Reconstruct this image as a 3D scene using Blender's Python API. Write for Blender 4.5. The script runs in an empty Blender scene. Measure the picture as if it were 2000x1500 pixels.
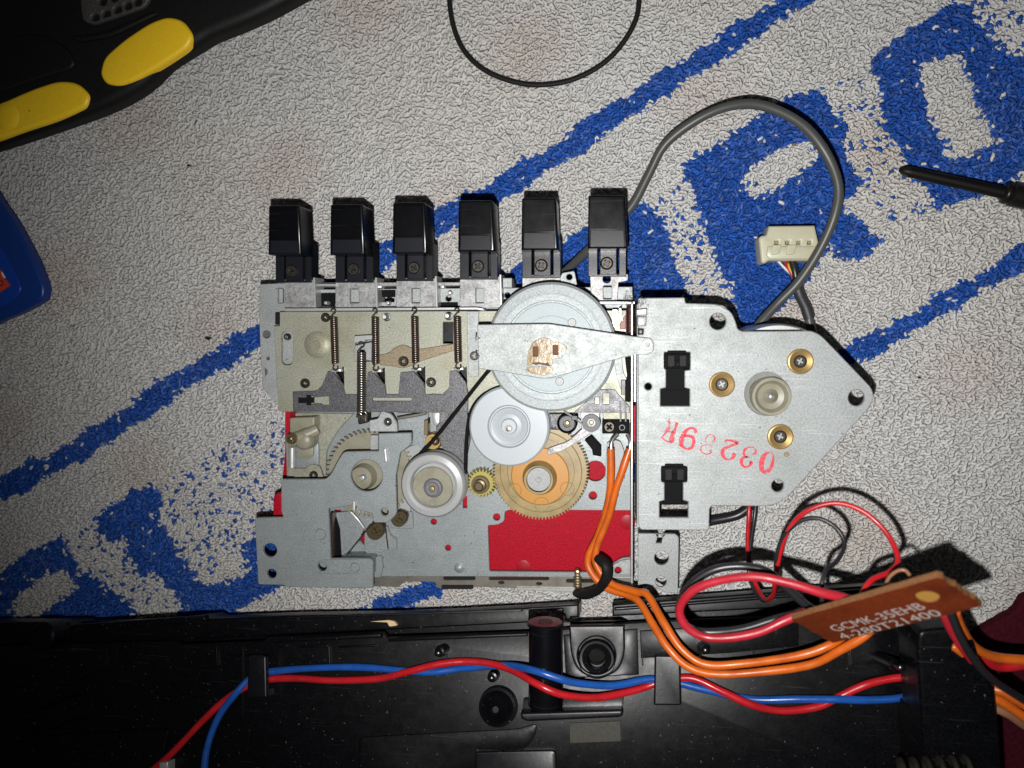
import bpy, bmesh, math, random
import numpy as np
from mathutils import Vector, Matrix, Quaternion
from mathutils.geometry import delaunay_2d_cdt

random.seed(7)
rng = np.random.default_rng(7)
sc = bpy.context.scene
COL = sc.collection

# ------------------------------------------------------------------ camera, light, exposure
F = 1503.0                    # focal length in photo pixels
H = 0.27                      # camera height above the towel, metres
FOOT = (1195.0, 640.0)        # pixel straight below the lens
CAMP = Vector((0, 0, H))
a = Vector(((FOOT[0]-1000)/F, (750-FOOT[1])/F, -1)).normalized()
QROT = a.rotation_difference(Vector((0, 0, -1)))
RM = QROT.to_matrix()

cd = bpy.data.cameras.new('camera')
cam = bpy.data.objects.new('camera', cd); COL.objects.link(cam)
cam.location = CAMP
cam.rotation_mode = 'QUATERNION'; cam.rotation_quaternion = QROT
cd.sensor_width = 5.76; cd.sensor_fit = 'HORIZONTAL'
cd.lens = 5.76*F/2000.0
cd.clip_start = 0.01; cd.clip_end = 10
cd.dof.use_dof = True; cd.dof.focus_distance = 0.252; cd.dof.aperture_fstop = 2.0
sc.camera = cam

world = bpy.data.worlds.new('World'); sc.world = world; world.use_nodes = True
bg = world.node_tree.nodes['Background']
bg.inputs[0].default_value = (0.9, 0.95, 1.0, 1); bg.inputs[1].default_value = 0.018   # dark room

ld = bpy.data.lights.new('phone_flash', 'SPOT')
ld.energy = 3.45; ld.color = (1.0, 0.985, 0.965); ld.shadow_soft_size = 0.0016
ld.spot_size = math.radians(110); ld.spot_blend = 1.0
flash = bpy.data.objects.new('phone_flash', ld); COL.objects.link(flash)
flash.location = (-0.005, -0.019, H-0.001)

sc.view_settings.view_transform = 'Standard'; sc.view_settings.look = 'None'
sc.view_settings.gamma = 1; sc.view_settings.exposure = 0.0
sc.view_settings.use_curve_mapping = False
sc.render.resolution_x = 1024; sc.render.resolution_y = 768
sc.render.engine = 'CYCLES'

# ------------------------------------------------------------------ pixel <-> place
def ray(u, v):
    return RM @ Vector(((u-1000)/F, (750-v)/F, -1))
def W(u, v, z):
    d = ray(u, v); t = (z-H)/d.z
    return CAMP + d*t
def mpx(z): return (H-z)/F
aim = W(1250, 640, 0.0)
flash.rotation_euler = (aim-flash.location).to_track_quat('-Z', 'Y').to_euler()
def plane(z): return Matrix.Translation((0, 0, z))
def UV(u, v, M):
    n = M.to_3x3() @ Vector((0, 0, 1)); p0 = M.translation
    d = ray(u, v); t = (p0-CAMP).dot(n)/d.dot(n)
    q = M.inverted() @ (CAMP + d*t)
    return Vector((q.x, q.y))
def WP(u, v, M, h=0.0):
    M2 = M @ Matrix.Translation((0, 0, h))
    q = UV(u, v, M2)
    return M2 @ Vector((q.x, q.y, 0))
# tilted plane of the black radio case
nC = -ray(1215, 1060); nC.normalize()
MC = Matrix.Translation(W(1000, 1235, 0.034)) @ Vector((0, 0, 1)).rotation_difference(nC).to_matrix().to_4x4()

# ------------------------------------------------------------------ materials
MATS = {}
def mat(name, col, metal=0.0, rough=0.5, spec=0.5, grain=0.0, gscale=3000, bump=0.0, bscale=3000,
        blotch=None, blotch_scale=60, sss=0.0, sssr=0.002, trans=0.0, coat=0.0, specks=None, alpha=None, attr=False, rvar=0.0, scratch=None):
    m = bpy.data.materials.new(name); m.use_nodes = True
    nt = m.node_tree; b = nt.nodes['Principled BSDF']; L = nt.links
    b.inputs['Metallic'].default_value = metal
    b.inputs['Roughness'].default_value = rough
    b.inputs['Specular IOR Level'].default_value = spec
    tc = nt.nodes.new('ShaderNodeNewGeometry')
    def noise(scale, detail=2.0, rough_=0.55):
        n = nt.nodes.new('ShaderNodeTexNoise'); n.inputs['Scale'].default_value = scale
        n.inputs['Detail'].default_value = detail; n.inputs['Roughness'].default_value = rough_
        L.new(tc.outputs['Position'], n.inputs['Vector']); return n
    def ramp(src, a0, a1):
        r = nt.nodes.new('ShaderNodeMapRange'); r.inputs['From Min'].default_value = a0; r.inputs['From Max'].default_value = a1
        L.new(src, r.inputs['Value']); return r.outputs[0]
    def mix(f, c1, c2, mode='MIX'):
        x = nt.nodes.new('ShaderNodeMix'); x.data_type = 'RGBA'; x.blend_type = mode
        if hasattr(f, 'links'): L.new(f, x.inputs[0])
        else: x.inputs[0].default_value = f
        for c, i in ((c1, 6), (c2, 7)):
            if hasattr(c, 'links'): L.new(c, x.inputs[i])
            else: x.inputs[i].default_value = (c[0], c[1], c[2], 1)
        return x.outputs[2]
    cur = tuple(col)
    if attr:
        at = nt.nodes.new('ShaderNodeAttribute'); at.attribute_name = 'Col'; cur = at.outputs['Color']
    if blotch:
        cur = mix(ramp(noise(blotch_scale, 5).outputs['Fac'], 0.42, 0.72), cur, blotch)
    if grain:
        lo = max(0, 1-grain); hi = 1+grain
        g = nt.nodes.new('ShaderNodeMapRange'); g.inputs['From Min'].default_value = 0.3; g.inputs['From Max'].default_value = 0.7
        g.inputs['To Min'].default_value = lo; g.inputs['To Max'].default_value = hi
        L.new(noise(gscale, 2, 0.7).outputs['Fac'], g.inputs['Value'])
        cx = nt.nodes.new('ShaderNodeCombineColor')
        for i in range(3): L.new(g.outputs[0], cx.inputs[i])
        cur = mix(1.0, cur, cx.outputs[0], 'MULTIPLY')
    if specks:
        scol, ssc, thr = specks
        cur = mix(ramp(noise(ssc, 1.0).outputs['Fac'], thr, thr+0.03), cur, scol)
    if scratch:
        scol, amt = scratch
        for k, (an, thr) in enumerate(((0.75, 0.70), (-0.5, 0.715), (1.9, 0.72))):
            mp_ = nt.nodes.new('ShaderNodeMapping'); mp_.inputs['Rotation'].default_value = (0, 0, an)
            mp_.inputs['Scale'].default_value = (45, 2600, 45); mp_.inputs['Location'].default_value = (k*3.1, k*1.7, 0)
            L.new(tc.outputs['Position'], mp_.inputs['Vector'])
            nz = nt.nodes.new('ShaderNodeTexNoise'); nz.inputs['Scale'].default_value = 1.0; nz.inputs['Detail'].default_value = 1.5
            L.new(mp_.outputs[0], nz.inputs['Vector'])
            fr = ramp(nz.outputs['Fac'], thr, thr+0.06)
            mm = nt.nodes.new('ShaderNodeMath'); mm.operation = 'MULTIPLY'; mm.inputs[1].default_value = amt; L.new(fr, mm.inputs[0])
            cur = mix(mm.outputs[0], cur, scol)
    if hasattr(cur, 'links'): L.new(cur, b.inputs['Base Color'])
    else: b.inputs['Base Color'].default_value = (cur[0], cur[1], cur[2], 1)
    if rvar:
        g = nt.nodes.new('ShaderNodeMapRange'); g.inputs['From Min'].default_value = 0.3; g.inputs['From Max'].default_value = 0.7
        g.inputs['To Min'].default_value = max(0.05, rough-rvar); g.inputs['To Max'].default_value = min(1, rough+rvar)
        L.new(noise(300, 4).outputs['Fac'], g.inputs['Value']); L.new(g.outputs[0], b.inputs['Roughness'])
    if bump:
        bp = nt.nodes.new('ShaderNodeBump'); bp.inputs['Strength'].default_value = bump; bp.inputs['Distance'].default_value = 0.0002
        L.new(noise(bscale, 3).outputs['Fac'], bp.inputs['Height']); L.new(bp.outputs[0], b.inputs['Normal'])
    if sss:
        b.inputs['Subsurface Weight'].default_value = sss; b.inputs['Subsurface Radius'].default_value = (1, 0.8, 0.6)
        b.inputs['Subsurface Scale'].default_value = sssr
    if trans: b.inputs['Transmission Weight'].default_value = trans
    if coat: b.inputs['Coat Weight'].default_value = coat
    if alpha:
        asc, lo, hi = alpha
        L.new(ramp(noise(asc, 3, 0.7).outputs['Fac'], lo, hi), b.inputs['Alpha'])
    MATS[name] = m
    return m

mat('zinc', (0.358, 0.378, 0.378), 0.28, 0.54, spec=0.3, grain=0.26, gscale=2000, bump=0.22, bscale=2000, blotch=(0.30, 0.32, 0.313), blotch_scale=70, specks=((0.10, 0.10, 0.10), 900, 0.76), rvar=0.06, scratch=((0.62, 0.64, 0.63), 0.6))
mat('zinc_blue', (0.285, 0.312, 0.318), 0.33, 0.46, spec=0.3, grain=0.22, gscale=2000, bump=0.2, bscale=2000, blotch=(0.25, 0.275, 0.28), blotch_scale=70, specks=((0.06, 0.06, 0.06), 700, 0.75), rvar=0.06, scratch=((0.42, 0.46, 0.46), 0.5))
mat('chromate', (0.335, 0.34, 0.28), 0.28, 0.48, spec=0.3, grain=0.26, gscale=2000, bump=0.2, bscale=2000, blotch=(0.275, 0.265, 0.19), specks=((0.05, 0.05, 0.04), 700, 0.75), rvar=0.08, scratch=((0.42, 0.42, 0.36), 0.5))
mat('dark_steel', (0.11, 0.11, 0.118), 0.4, 0.46, grain=0.55, gscale=2200, bump=0.35, bscale=2000, rvar=0.1)
mat('tan_steel', (0.24, 0.19, 0.125), 0.35, 0.5, grain=0.4, gscale=2500, bump=0.25)
mat('bright_steel', (0.55, 0.56, 0.55), 0.55, 0.36, grain=0.15, gscale=2500)
mat('worn_steel', (0.36, 0.365, 0.37), 0.35, 0.48, grain=0.4, gscale=1800, blotch=(0.20, 0.19, 0.18), blotch_scale=260, bump=0.2)
mat('flange_steel', (0.27, 0.25, 0.22), 0.6, 0.40, grain=0.25, blotch=(0.20, 0.18, 0.15), blotch_scale=200)
mat('spring_steel', (0.17, 0.13, 0.11), 0.85, 0.30, rvar=0.1)
mat('spring_light', (0.26, 0.24, 0.22), 0.9, 0.28)
mat('spring_brown', (0.085, 0.03, 0.024), 0.5, 0.42)
mat('screw_black', (0.06, 0.052, 0.045), 0.75, 0.42)
mat('screw_gold', (0.38, 0.30, 0.17), 0.9, 0.30)
mat('screw_dark_gold', (0.13, 0.10, 0.055), 0.7, 0.38)
mat('brass', (0.46, 0.31, 0.12), 0.6, 0.36, grain=0.15)
mat('aluminium', (0.36, 0.405, 0.42), 0.2, 0.56, spec=0.25, grain=0.12, gscale=2600, bump=0.1, scratch=((0.5, 0.54, 0.55), 0.4))
mat('wheel_rim', (0.36, 0.395, 0.40), 0.22, 0.54, spec=0.3, grain=0.25, gscale=2000, bump=0.2)
mat('nylon', (0.43, 0.47, 0.495), 0, 0.36, sss=0.35, sssr=0.002, specks=((0.1, 0.1, 0.1), 420, 0.79))
mat('nylon_grey', (0.35, 0.36, 0.36), 0, 0.36, sss=0.3, sssr=0.002, specks=((0.1, 0.1, 0.1), 420, 0.78))
mat('nylon_beige', (0.27, 0.26, 0.195), 0, 0.42, sss=0.35, sssr=0.002, blotch=(0.21, 0.19, 0.135), blotch_scale=200)
mat('connector_ivory', (0.50, 0.49, 0.36), 0, 0.38, sss=0.3, sssr=0.002, blotch=(0.5, 0.47, 0.33), blotch_scale=200)
mat('gear_amber', (0.36, 0.27, 0.12), 0, 0.36, sss=0.4, sssr=0.002, blotch=(0.26, 0.19, 0.085), blotch_scale=220)
mat('gear_orange', (0.50, 0.24, 0.045), 0, 0.34, sss=0.3, sssr=0.0015)
mat('gear_yellow', (0.38, 0.32, 0.075), 0, 0.4, sss=0.3, sssr=0.0015)
mat('plastic_grey', (0.32, 0.33, 0.33), 0, 0.42, grain=0.15, gscale=1200)
mat('rubber_grey', (0.14, 0.14, 0.15), 0, 0.55, grain=0.3, gscale=2500)
mat('red_panel', (0.38, 0.005, 0.018), 0, 0.55, spec=0.18, grain=0.35, gscale=2400, bump=0.5, bscale=2400, scratch=((0.28, 0.004, 0.012), 0.5))
mat('black_plastic', (0.004, 0.0044, 0.006), 0, 0.36, spec=0.4, bump=0.08, bscale=900, specks=((0.14, 0.13, 0.12), 900, 0.76), rvar=0.04)
mat('black_gloss', (0.0022, 0.0024, 0.0035), 0, 0.24, spec=0.45, bump=0.02, bscale=1800, specks=((0.16, 0.16, 0.16), 1000, 0.80), rvar=0.02, scratch=((0.03, 0.03, 0.034), 0.5))
mat('black_key_stem', (0.007, 0.008, 0.012), 0, 0.32, spec=0.5, grain=0.3, bump=0.12, bscale=2500)
mat('case_plastic', (0.0022, 0.0024, 0.0032), 0, 0.36, spec=0.22, bump=0.10, bscale=700, specks=((0.08, 0.075, 0.065), 1100, 0.735), rvar=0.04, scratch=((0.03, 0.03, 0.032), 0.6), grain=0.9, gscale=1600)
mat('red_smooth', (0.30, 0.004, 0.014), 0, 0.4, spec=0.25)
mat('black_clip', (0.0035, 0.0038, 0.0048), 0, 0.66, spec=0.10, specks=((0.10, 0.10, 0.10), 800, 0.78))
mat('rubber_black', (0.008, 0.008, 0.008), 0, 0.62, spec=0.25)
mat('wire_orange', (0.62, 0.125, 0.010), 0, 0.36, blotch=(0.40, 0.07, 0.008), blotch_scale=130, rvar=0.12, bump=0.1, bscale=500)
mat('wire_red', (0.48, 0.012, 0.018), 0, 0.30, blotch=(0.33, 0.010, 0.014), blotch_scale=130, rvar=0.12, bump=0.1, bscale=500)
mat('wire_thick_red', (0.40, 0.016, 0.03), 0, 0.38, blotch=(0.30, 0.012, 0.02), blotch_scale=130, rvar=0.12, bump=0.1, bscale=500)
mat('wire_blue', (0.012, 0.085, 0.36), 0, 0.30, blotch=(0.009, 0.06, 0.26), blotch_scale=130, rvar=0.12, bump=0.1, bscale=500)
mat('wire_black', (0.016, 0.016, 0.019), 0, 0.34)
mat('wire_grey', (0.065, 0.066, 0.062), 0, 0.42)
mat('wire_white', (0.6, 0.6, 0.55), 0, 0.4)
mat('wire_yellow', (0.62, 0.38, 0.03), 0, 0.4)
mat('wire_brown', (0.28, 0.13, 0.07), 0, 0.35)
mat('heat_shrink', (0.030, 0.031, 0.035), 0, 0.5, bump=0.2, bscale=800)
mat('solder', (0.55, 0.54, 0.52), 0.9, 0.25)
mat('tool_rubber', (0.0045, 0.0043, 0.0042), 0, 0.55, spec=0.35, bump=0.3, bscale=500, grain=0.3, gscale=700)
mat('tool_panel', (0.05, 0.047, 0.046), 0, 0.55, grain=0.5, gscale=1800, bump=0.5, bscale=1800)
mat('tool_yellow', (0.88, 0.57, 0.018), 0, 0.42, specks=((0.35, 0.2, 0.02), 500, 0.78), grain=0.06, gscale=1500)
mat('case_blue', (0.006, 0.035, 0.20), 0, 0.36)
mat('case_blue_bright', (0.006, 0.045, 0.30), 0, 0.30)
mat('sticker_red', (0.55, 0.06, 0.03), 0, 0.4)
mat('ink_black', (0.01, 0.01, 0.01), 0, 0.5)
mat('ink_white', (0.75, 0.75, 0.72), 0, 0.5)
mat('bit_steel', (0.006, 0.0055, 0.005), 0.2, 0.5, spec=0.25)
mat('bit_collar', (0.012, 0.011, 0.010), 0.4, 0.35)
mat('board', (0.15, 0.026, 0.006), 0, 0.42, grain=0.15, gscale=900, blotch=(0.085, 0.014, 0.005), blotch_scale=90)
mat('board_edge', (0.17, 0.075, 0.028), 0, 0.6, grain=0.3, gscale=1500)
mat('board_hole_light', (0.42, 0.22, 0.045), 0, 0.5)  # pale colour painted for light seen through the board
mat('board_ink', (0.48, 0.42, 0.39), 0, 0.5)
mat('maroon_cloth', (0.045, 0.004, 0.010), 0, 0.9, spec=0.1, bump=1.0, bscale=900, grain=0.3, gscale=900)
mat('stamp_ink', (0.70, 0.03, 0.06), 0, 0.6, alpha=(1500, 0.33, 0.50))
mat('stamp_ink_faint', (0.66, 0.04, 0.07), 0, 0.6, alpha=(1500, 0.36, 0.54))
mat('glue', (0.25, 0.15, 0.022), 0, 0.28, spec=0.4, bump=0.5, bscale=500, blotch=(0.11, 0.06, 0.010), blotch_scale=350, alpha=(330, 0.22, 0.36))
mat('glue_brown', (0.11, 0.035, 0.008), 0, 0.5, spec=0.2)
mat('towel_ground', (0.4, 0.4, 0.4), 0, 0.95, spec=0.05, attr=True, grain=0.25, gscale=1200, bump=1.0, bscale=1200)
mat('terry', (0.7, 0.7, 0.7), 0, 0.85, spec=0.12, attr=True, blotch=None)
mat('olive_label', (0.022, 0.019, 0.010), 0, 0.6, grain=0.5, gscale=900)
mat('tan_peg', (0.62, 0.46, 0.25), 0, 0.5)
mat('dust_fluff', (0.05, 0.04, 0.035), 0, 0.9)
mat('corroded_spring', (0.016, 0.014, 0.010), 0.2, 0.6, grain=0.5, gscale=900)

# ------------------------------------------------------------------ mesh helpers
def link(name, me, m, parent=None, smooth_angle=35):
    """world-space mesh -> object with its origin in the mesh centre"""
    n = len(me.vertices)
    co = np.empty(n*3, 'f'); me.vertices.foreach_get('co', co); co = co.reshape(-1, 3)
    c = (co.min(0)+co.max(0))/2
    c[2] = co[:, 2].min()
    me.vertices.foreach_set('co', (co-c).ravel().astype('f'))
    if smooth_angle is not None:
        me.polygons.foreach_set('use_smooth', np.ones(len(me.polygons), bool))
        me.set_sharp_from_angle(angle=math.radians(smooth_angle))
    me.update()
    if m: me.materials.append(MATS[m] if isinstance(m, str) else m)
    o = bpy.data.objects.new(name, me); COL.objects.link(o)
    loc = Vector([float(x) for x in c])
    if parent is not None:
        o.parent = parent; loc = loc - wloc(parent)
    o.location = loc
    return o
def wloc(o):
    l = o.location.copy()
    while o.parent: o = o.parent; l += o.location
    return l
def thing(name, label, cat, loc, group=None):
    o = bpy.data.objects.new(name, None); COL.objects.link(o)
    o.empty_display_size = 0.01; o.location = loc
    return tag(o, label, cat, group)
def tag(o, label, cat, group=None):
    o['label'] = label; o['category'] = cat
    if group: o['group'] = group
    return o
def mesh(name, verts, faces):
    me = bpy.data.meshes.new(name); me.from_pydata([tuple(v) for v in verts], [], faces); return me

def fillet(pts, r0=0.0, n=4):
    out = []; N = len(pts)
    for i in range(N):
        p = Vector(pts[i][:2]); r = pts[i][2] if len(pts[i]) > 2 else r0
        A = Vector(pts[i-1][:2]); B = Vector(pts[(i+1) % N][:2])
        if r <= 0: out.append((p.x, p.y)); continue
        d1 = A-p; d2 = B-p
        if d1.length < 1e-6 or d2.length < 1e-6: continue
        k = min(r, d1.length*0.45, d2.length*0.45)
        s = p+d1.normalized()*k; e = p+d2.normalized()*k
        for j in range(n+1):
            t = j/n
            q = s*(1-t)**2+p*2*t*(1-t)+e*t*t
            out.append((q.x, q.y))
    return out
def circ(u, v, r, n=24, ry=None):
    ry = r if ry is None else ry
    return [(u+r*math.cos(2*math.pi*i/n), v+ry*math.sin(2*math.pi*i/n)) for i in range(n)]
def rect(x0, y0, x1, y1, r=0):
    return [(x0, y0, r), (x1, y0, r), (x1, y1, r), (x0, y1, r)]
def slot(x0, y0, x1, y1, n=6):
    r = min(abs(x1-x0), abs(y1-y0))/2
    return fillet(rect(x0, y0, x1, y1, r*2))
def gear_pts(u, v, r, depth, teeth, a0=0, a1=2*math.pi, duty=0.5):
    pts = []
    for i in range(teeth):
        for f_, rr in ((0.0, r-depth), (0.18, r-depth), (0.36, r-depth*0.15), (0.5, r), (0.64, r-depth*0.15), (0.82, r-depth)):
            an = a0+(a1-a0)*(i+f_)/teeth
            pts.append((u+rr*math.cos(an), v+rr*math.sin(an)))
    return pts
def area2(p): return sum(p[i-1][0]*p[i][1]-p[i][0]*p[i-1][1] for i in range(len(p)))
def clean(p):
    o = []
    for q in p:
        if not o or (abs(q[0]-o[-1][0])+abs(q[1]-o[-1][1])) > 2e-6: o.append(q)
    if (abs(o[0][0]-o[-1][0])+abs(o[0][1]-o[-1][1])) < 2e-6: o.pop()
    return o
def pip(x, y, p):
    r = False; n = len(p); k = n-1
    for i in range(n):
        if (p[i][1] > y) != (p[k][1] > y) and x < (p[k][0]-p[i][0])*(y-p[i][1])/(p[k][1]-p[i][1])+p[i][0]: r = not r
        k = i
    return r
def plate_mesh(outer, holes, t, bev, M, segs=None):
    """outer/holes: local metres; top at local z=0, bottom at -t; rounded top edge"""
    if segs is None: segs = 4 if bev >= 0.0006 else (2 if bev >= 0.0003 else 1)
    loops = []
    for k, p in enumerate([outer]+holes):
        p = clean(p)
        ar = area2(p)
        if (k == 0 and ar < 0) or (k > 0 and ar > 0): p = p[::-1]
        loops.append(p)
    V = []; Fc = []; top = []; bot = []
    for p in loops:
        n = len(p); nm = []
        for i in range(n):
            A = Vector(p[i-1]); B = Vector(p[i]); C = Vector(p[(i+1) % n])
            d1 = (B-A).normalized(); d2 = (C-B).normalized()
            n1 = Vector((-d1.y, d1.x)); n2 = Vector((-d2.y, d2.x)); m = n1+n2
            if m.length < 1e-4: m = n1.copy()
            m.normalize(); nm.append(m*(1/max(0.6, m.dot(n1))))
        b0 = len(V)
        for k in range(segs+1):
            an = (math.pi/2)*k/segs
            ins = bev*(1-math.sin(an)); zz = -bev*(1-math.cos(an))
            for q, m in zip(p, nm): V.append((q[0]+m.x*ins, q[1]+m.y*ins, zz))
        for q in p: V.append((q[0], q[1], -t))
        R = segs+2
        for k in range(R-1):
            for i in range(n):
                j = (i+1) % n
                Fc.append((b0+k*n+i, b0+(k+1)*n+i, b0+(k+1)*n+j, b0+k*n+j))
        top.append(list(range(b0, b0+n))); bot.append(list(range(b0+(R-1)*n, b0+R*n)))
    SC = 1000.0                       # work in millimetres for the triangulation
    for caps, up in ((top, True), (bot, False)):
        ids = [i for c in caps for i in c]
        co = [Vector((V[i][0]*SC, V[i][1]*SC)) for i in ids]
        ed = []; o = 0
        for c in caps:
            ed += [(o+i, o+(i+1) % len(c)) for i in range(len(c))]; o += len(c)
        vo, eo, fo_, ov, oe, of = delaunay_2d_cdt(co, ed, [], 0, 1e-5)
        zc = V[caps[0][0]][2]; idx = []
        for k, v in enumerate(vo):
            if ov[k]: idx.append(ids[ov[k][0]])
            else: idx.append(len(V)); V.append((v.x/SC, v.y/SC, zc))
        polys = [[(V[i][0]*SC, V[i][1]*SC) for i in c] for c in caps]
        for f in fo_:
            cx_ = sum(vo[i].x for i in f)/3; cy_ = sum(vo[i].y for i in f)/3
            if not pip(cx_, cy_, polys[0]) or any(pip(cx_, cy_, h) for h in polys[1:]): continue
            g = tuple(idx[i] for i in f)
            Fc.append(g if up else g[::-1])
    return [M @ Vector(v) for v in V], Fc
def plate(name, pts, z, t, m, parent=None, holes=(), bev=0.00015, r=0.0, M=None, raw=False):
    """flat sheet or block cut to an outline; z = top height (or offset above plane M)"""
    MM = plane(z) if M is None else M @ Matrix.Translation((0, 0, z))
    f = lambda pp: [tuple(UV(q[0], q[1], MM)) for q in fillet(pp, r)]
    v, fc = plate_mesh(f(pts), [f(h) for h in holes], t, min(bev, t*0.45), MM)
    if raw: return v, fc
    return link(name, mesh(name, v, fc), m, parent, 25)
def joined(name, pieces, m, parent=None, ang=25):
    V = []; Fc = []
    for v, f in pieces:
        o = len(V); V += list(v); Fc += [tuple(i+o for i in q) for q in f]
    return link(name, mesh(name, V, Fc), m, parent, ang)
def lathe(name, u, v, z, prof, m, parent=None, n=40, M=None, raw=False, ang=35):
    """prof: list of (radius in photo px, height above z in metres) from the axis outwards or all round"""
    MM = plane(z) if M is None else M @ Matrix.Translation((0, 0, z))
    c = UV(u, v, MM); cw = MM @ Vector((c.x, c.y, 0)); s = mpx(cw.z)
    V = []; Fc = []
    rings = []
    for (r, h) in prof:
        if r <= 0: rings.append([len(V)]); V.append(MM @ Vector((c.x, c.y, h)))
        else:
            b = len(V); rings.append(list(range(b, b+n)))
            for i in range(n):
                an = 2*math.pi*i/n
                V.append(MM @ Vector((c.x+r*s*math.cos(an), c.y+r*s*math.sin(an), h)))
    for A, B in zip(rings, rings[1:]):
        if len(A) == 1 and len(B) == 1: continue
        for i in range(n):
            j = (i+1) % n
            if len(A) == 1: Fc.append((A[0], B[i], B[j]))
            elif len(B) == 1: Fc.append((A[i], B[0], A[j]))
            else: Fc.append((A[i], B[i], B[j], A[j]))
    if raw: return V, Fc
    return link(name, mesh(name, V, Fc), m, parent, ang)
def catmull(P, sub=8):
    P = [Vector(p) for p in P]; out = []
    for i in range(len(P)-1):
        p0 = P[max(i-1, 0)]; p1 = P[i]; p2 = P[i+1]; p3 = P[min(i+2, len(P)-1)]
        for k in range(sub):
            t = k/sub
            out.append(0.5*((2*p1)+(p2-p0)*t+(2*p0-5*p1+4*p2-p3)*t*t+(3*p1-p0-3*p2+p3)*t**3))
    out.append(P[-1]); return out
def tube_raw(path, r, sides=10, closed=False, flat=None):
    n = len(path); V = []; Fc = []
    T = []
    for i in range(n):
        if closed: d = path[(i+1) % n]-path[i-1]
        else: d = path[min(i+1, n-1)]-path[max(i-1, 0)]
        T.append(d.normalized() if d.length > 1e-9 else Vector((1, 0, 0)))
    up = Vector((0, 0, 1)) if abs(T[0].z) < 0.9 else Vector((1, 0, 0))
    N = (up-T[0]*up.dot(T[0])).normalized()
    for i in range(n):
        N = (N-T[i]*N.dot(T[i]))
        N = N.normalized() if N.length > 1e-6 else Vector((0, 0, 1))
        B = T[i].cross(N)
        rr = r[i] if isinstance(r, (list, tuple)) else r
        for k in range(sides):
            an = 2*math.pi*k/sides
            kn, kb = (1, 1) if flat is None else flat
            V.append(path[i]+N*math.cos(an)*rr*kn+B*math.sin(an)*rr*kb)
    m = n if closed else n-1
    for i in range(m):
        a0 = i*sides; b0 = ((i+1) % n)*sides
        for k in range(sides):
            l = (k+1) % sides
            Fc.append((a0+k, a0+l, b0+l, b0+k))
    if not closed:
        Fc.append(tuple(range(sides))[::-1]); Fc.append(tuple(range((n-1)*sides, n*sides)))
    return V, Fc
def wire(name, pts, r, m, parent=None, sides=10, sub=8, M=None, flat=None, closed=False):
    """pts: (u, v, z) pixels plus height, or height above plane M"""
    P = [W(*p) if M is None else WP(p[0], p[1], M, p[2]) for p in pts]
    if sides >= 10:
        P = [p+Vector((random.gauss(0, 1), random.gauss(0, 1), 0))*r*0.10 for p in P]
    pc = catmull(P, sub)
    v, f = tube_raw(pc, [r*(1+0.035*math.sin(i*0.37+r*9e4)+random.uniform(-0.015, 0.015)) for i in range(len(pc))], sides, flat=flat)
    return link(name, mesh(name, v, f), m, parent, 50)
def spring(name, p0, p1, R, r, turns, m, parent=None, hook=True, seg=12):
    P0 = W(*p0); P1 = W(*p1); ax = (P1-P0); Lh = ax.length; ax.normalize()
    e1 = Vector((0, 0, 1)); e1 = (e1-ax*e1.dot(ax)).normalized(); e2 = ax.cross(e1)
    path = []
    if hook:
        for k in range(7):
            t = math.pi*1.5*k/6
            path.append(P0-ax*(R*1.9)+e1*0.0002+e2*(R*0.75*math.cos(t))-ax*(R*0.75*math.sin(t)))
    for i in range(turns*seg+1):
        t = 2*math.pi*i/seg
        path.append(P0+ax*(Lh*i/(turns*seg))+e1*R*math.sin(t)+e2*R*math.cos(t))
    if hook:
        for k in range(9):
            t = math.pi*1.7*k/8
            path.append(P1+ax*(R*0.9)-ax*(R*0.8*math.cos(t))+ax*R*0.4+e2*(R*0.8*math.sin(t)))
    v, f = tube_raw(path, r, 6)
    return link(name, mesh(name, v, f), m, parent, 60)
def cross_pts(u, v, L, w, ang):
    pts = [(-w, -L), (w, -L), (w, -w), (L, -w), (L, w), (w, w), (w, L), (-w, L), (-w, w), (-L, w), (-L, -w), (-w, -w)]
    c, s = math.cos(ang), math.sin(ang)
    return [(u+x*c-y*s, v+x*s+y*c) for x, y in pts]
def screw(u, v, r, z, m, parent, name='screw', ang=None, h=0.0009, M=None):
    """pan head with a real cross recess"""
    ang = random.uniform(0, 1.5) if ang is None else ang
    top = plate('', circ(u, v, r*0.80, 20), z, h*0.5, m, holes=[cross_pts(u, v, r*0.52, r*0.15, ang)], bev=0.00008, raw=True, M=M)
    MM = plane(z) if M is None else M @ Matrix.Translation((0, 0, z))
    rim = lathe('', u, v, z, [(0, -h*2.4), (r*0.62, -h*0.35), (r*0.79, -h*0.03), (r*0.93, -h*0.3), (r, -h*0.62), (r, -h*1.3), (r*0.7, -h*2.5), (0, -h*2.5)], m, n=24, raw=True, M=M)
    return joined(name, [top, rim], m, parent, 40)

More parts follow.
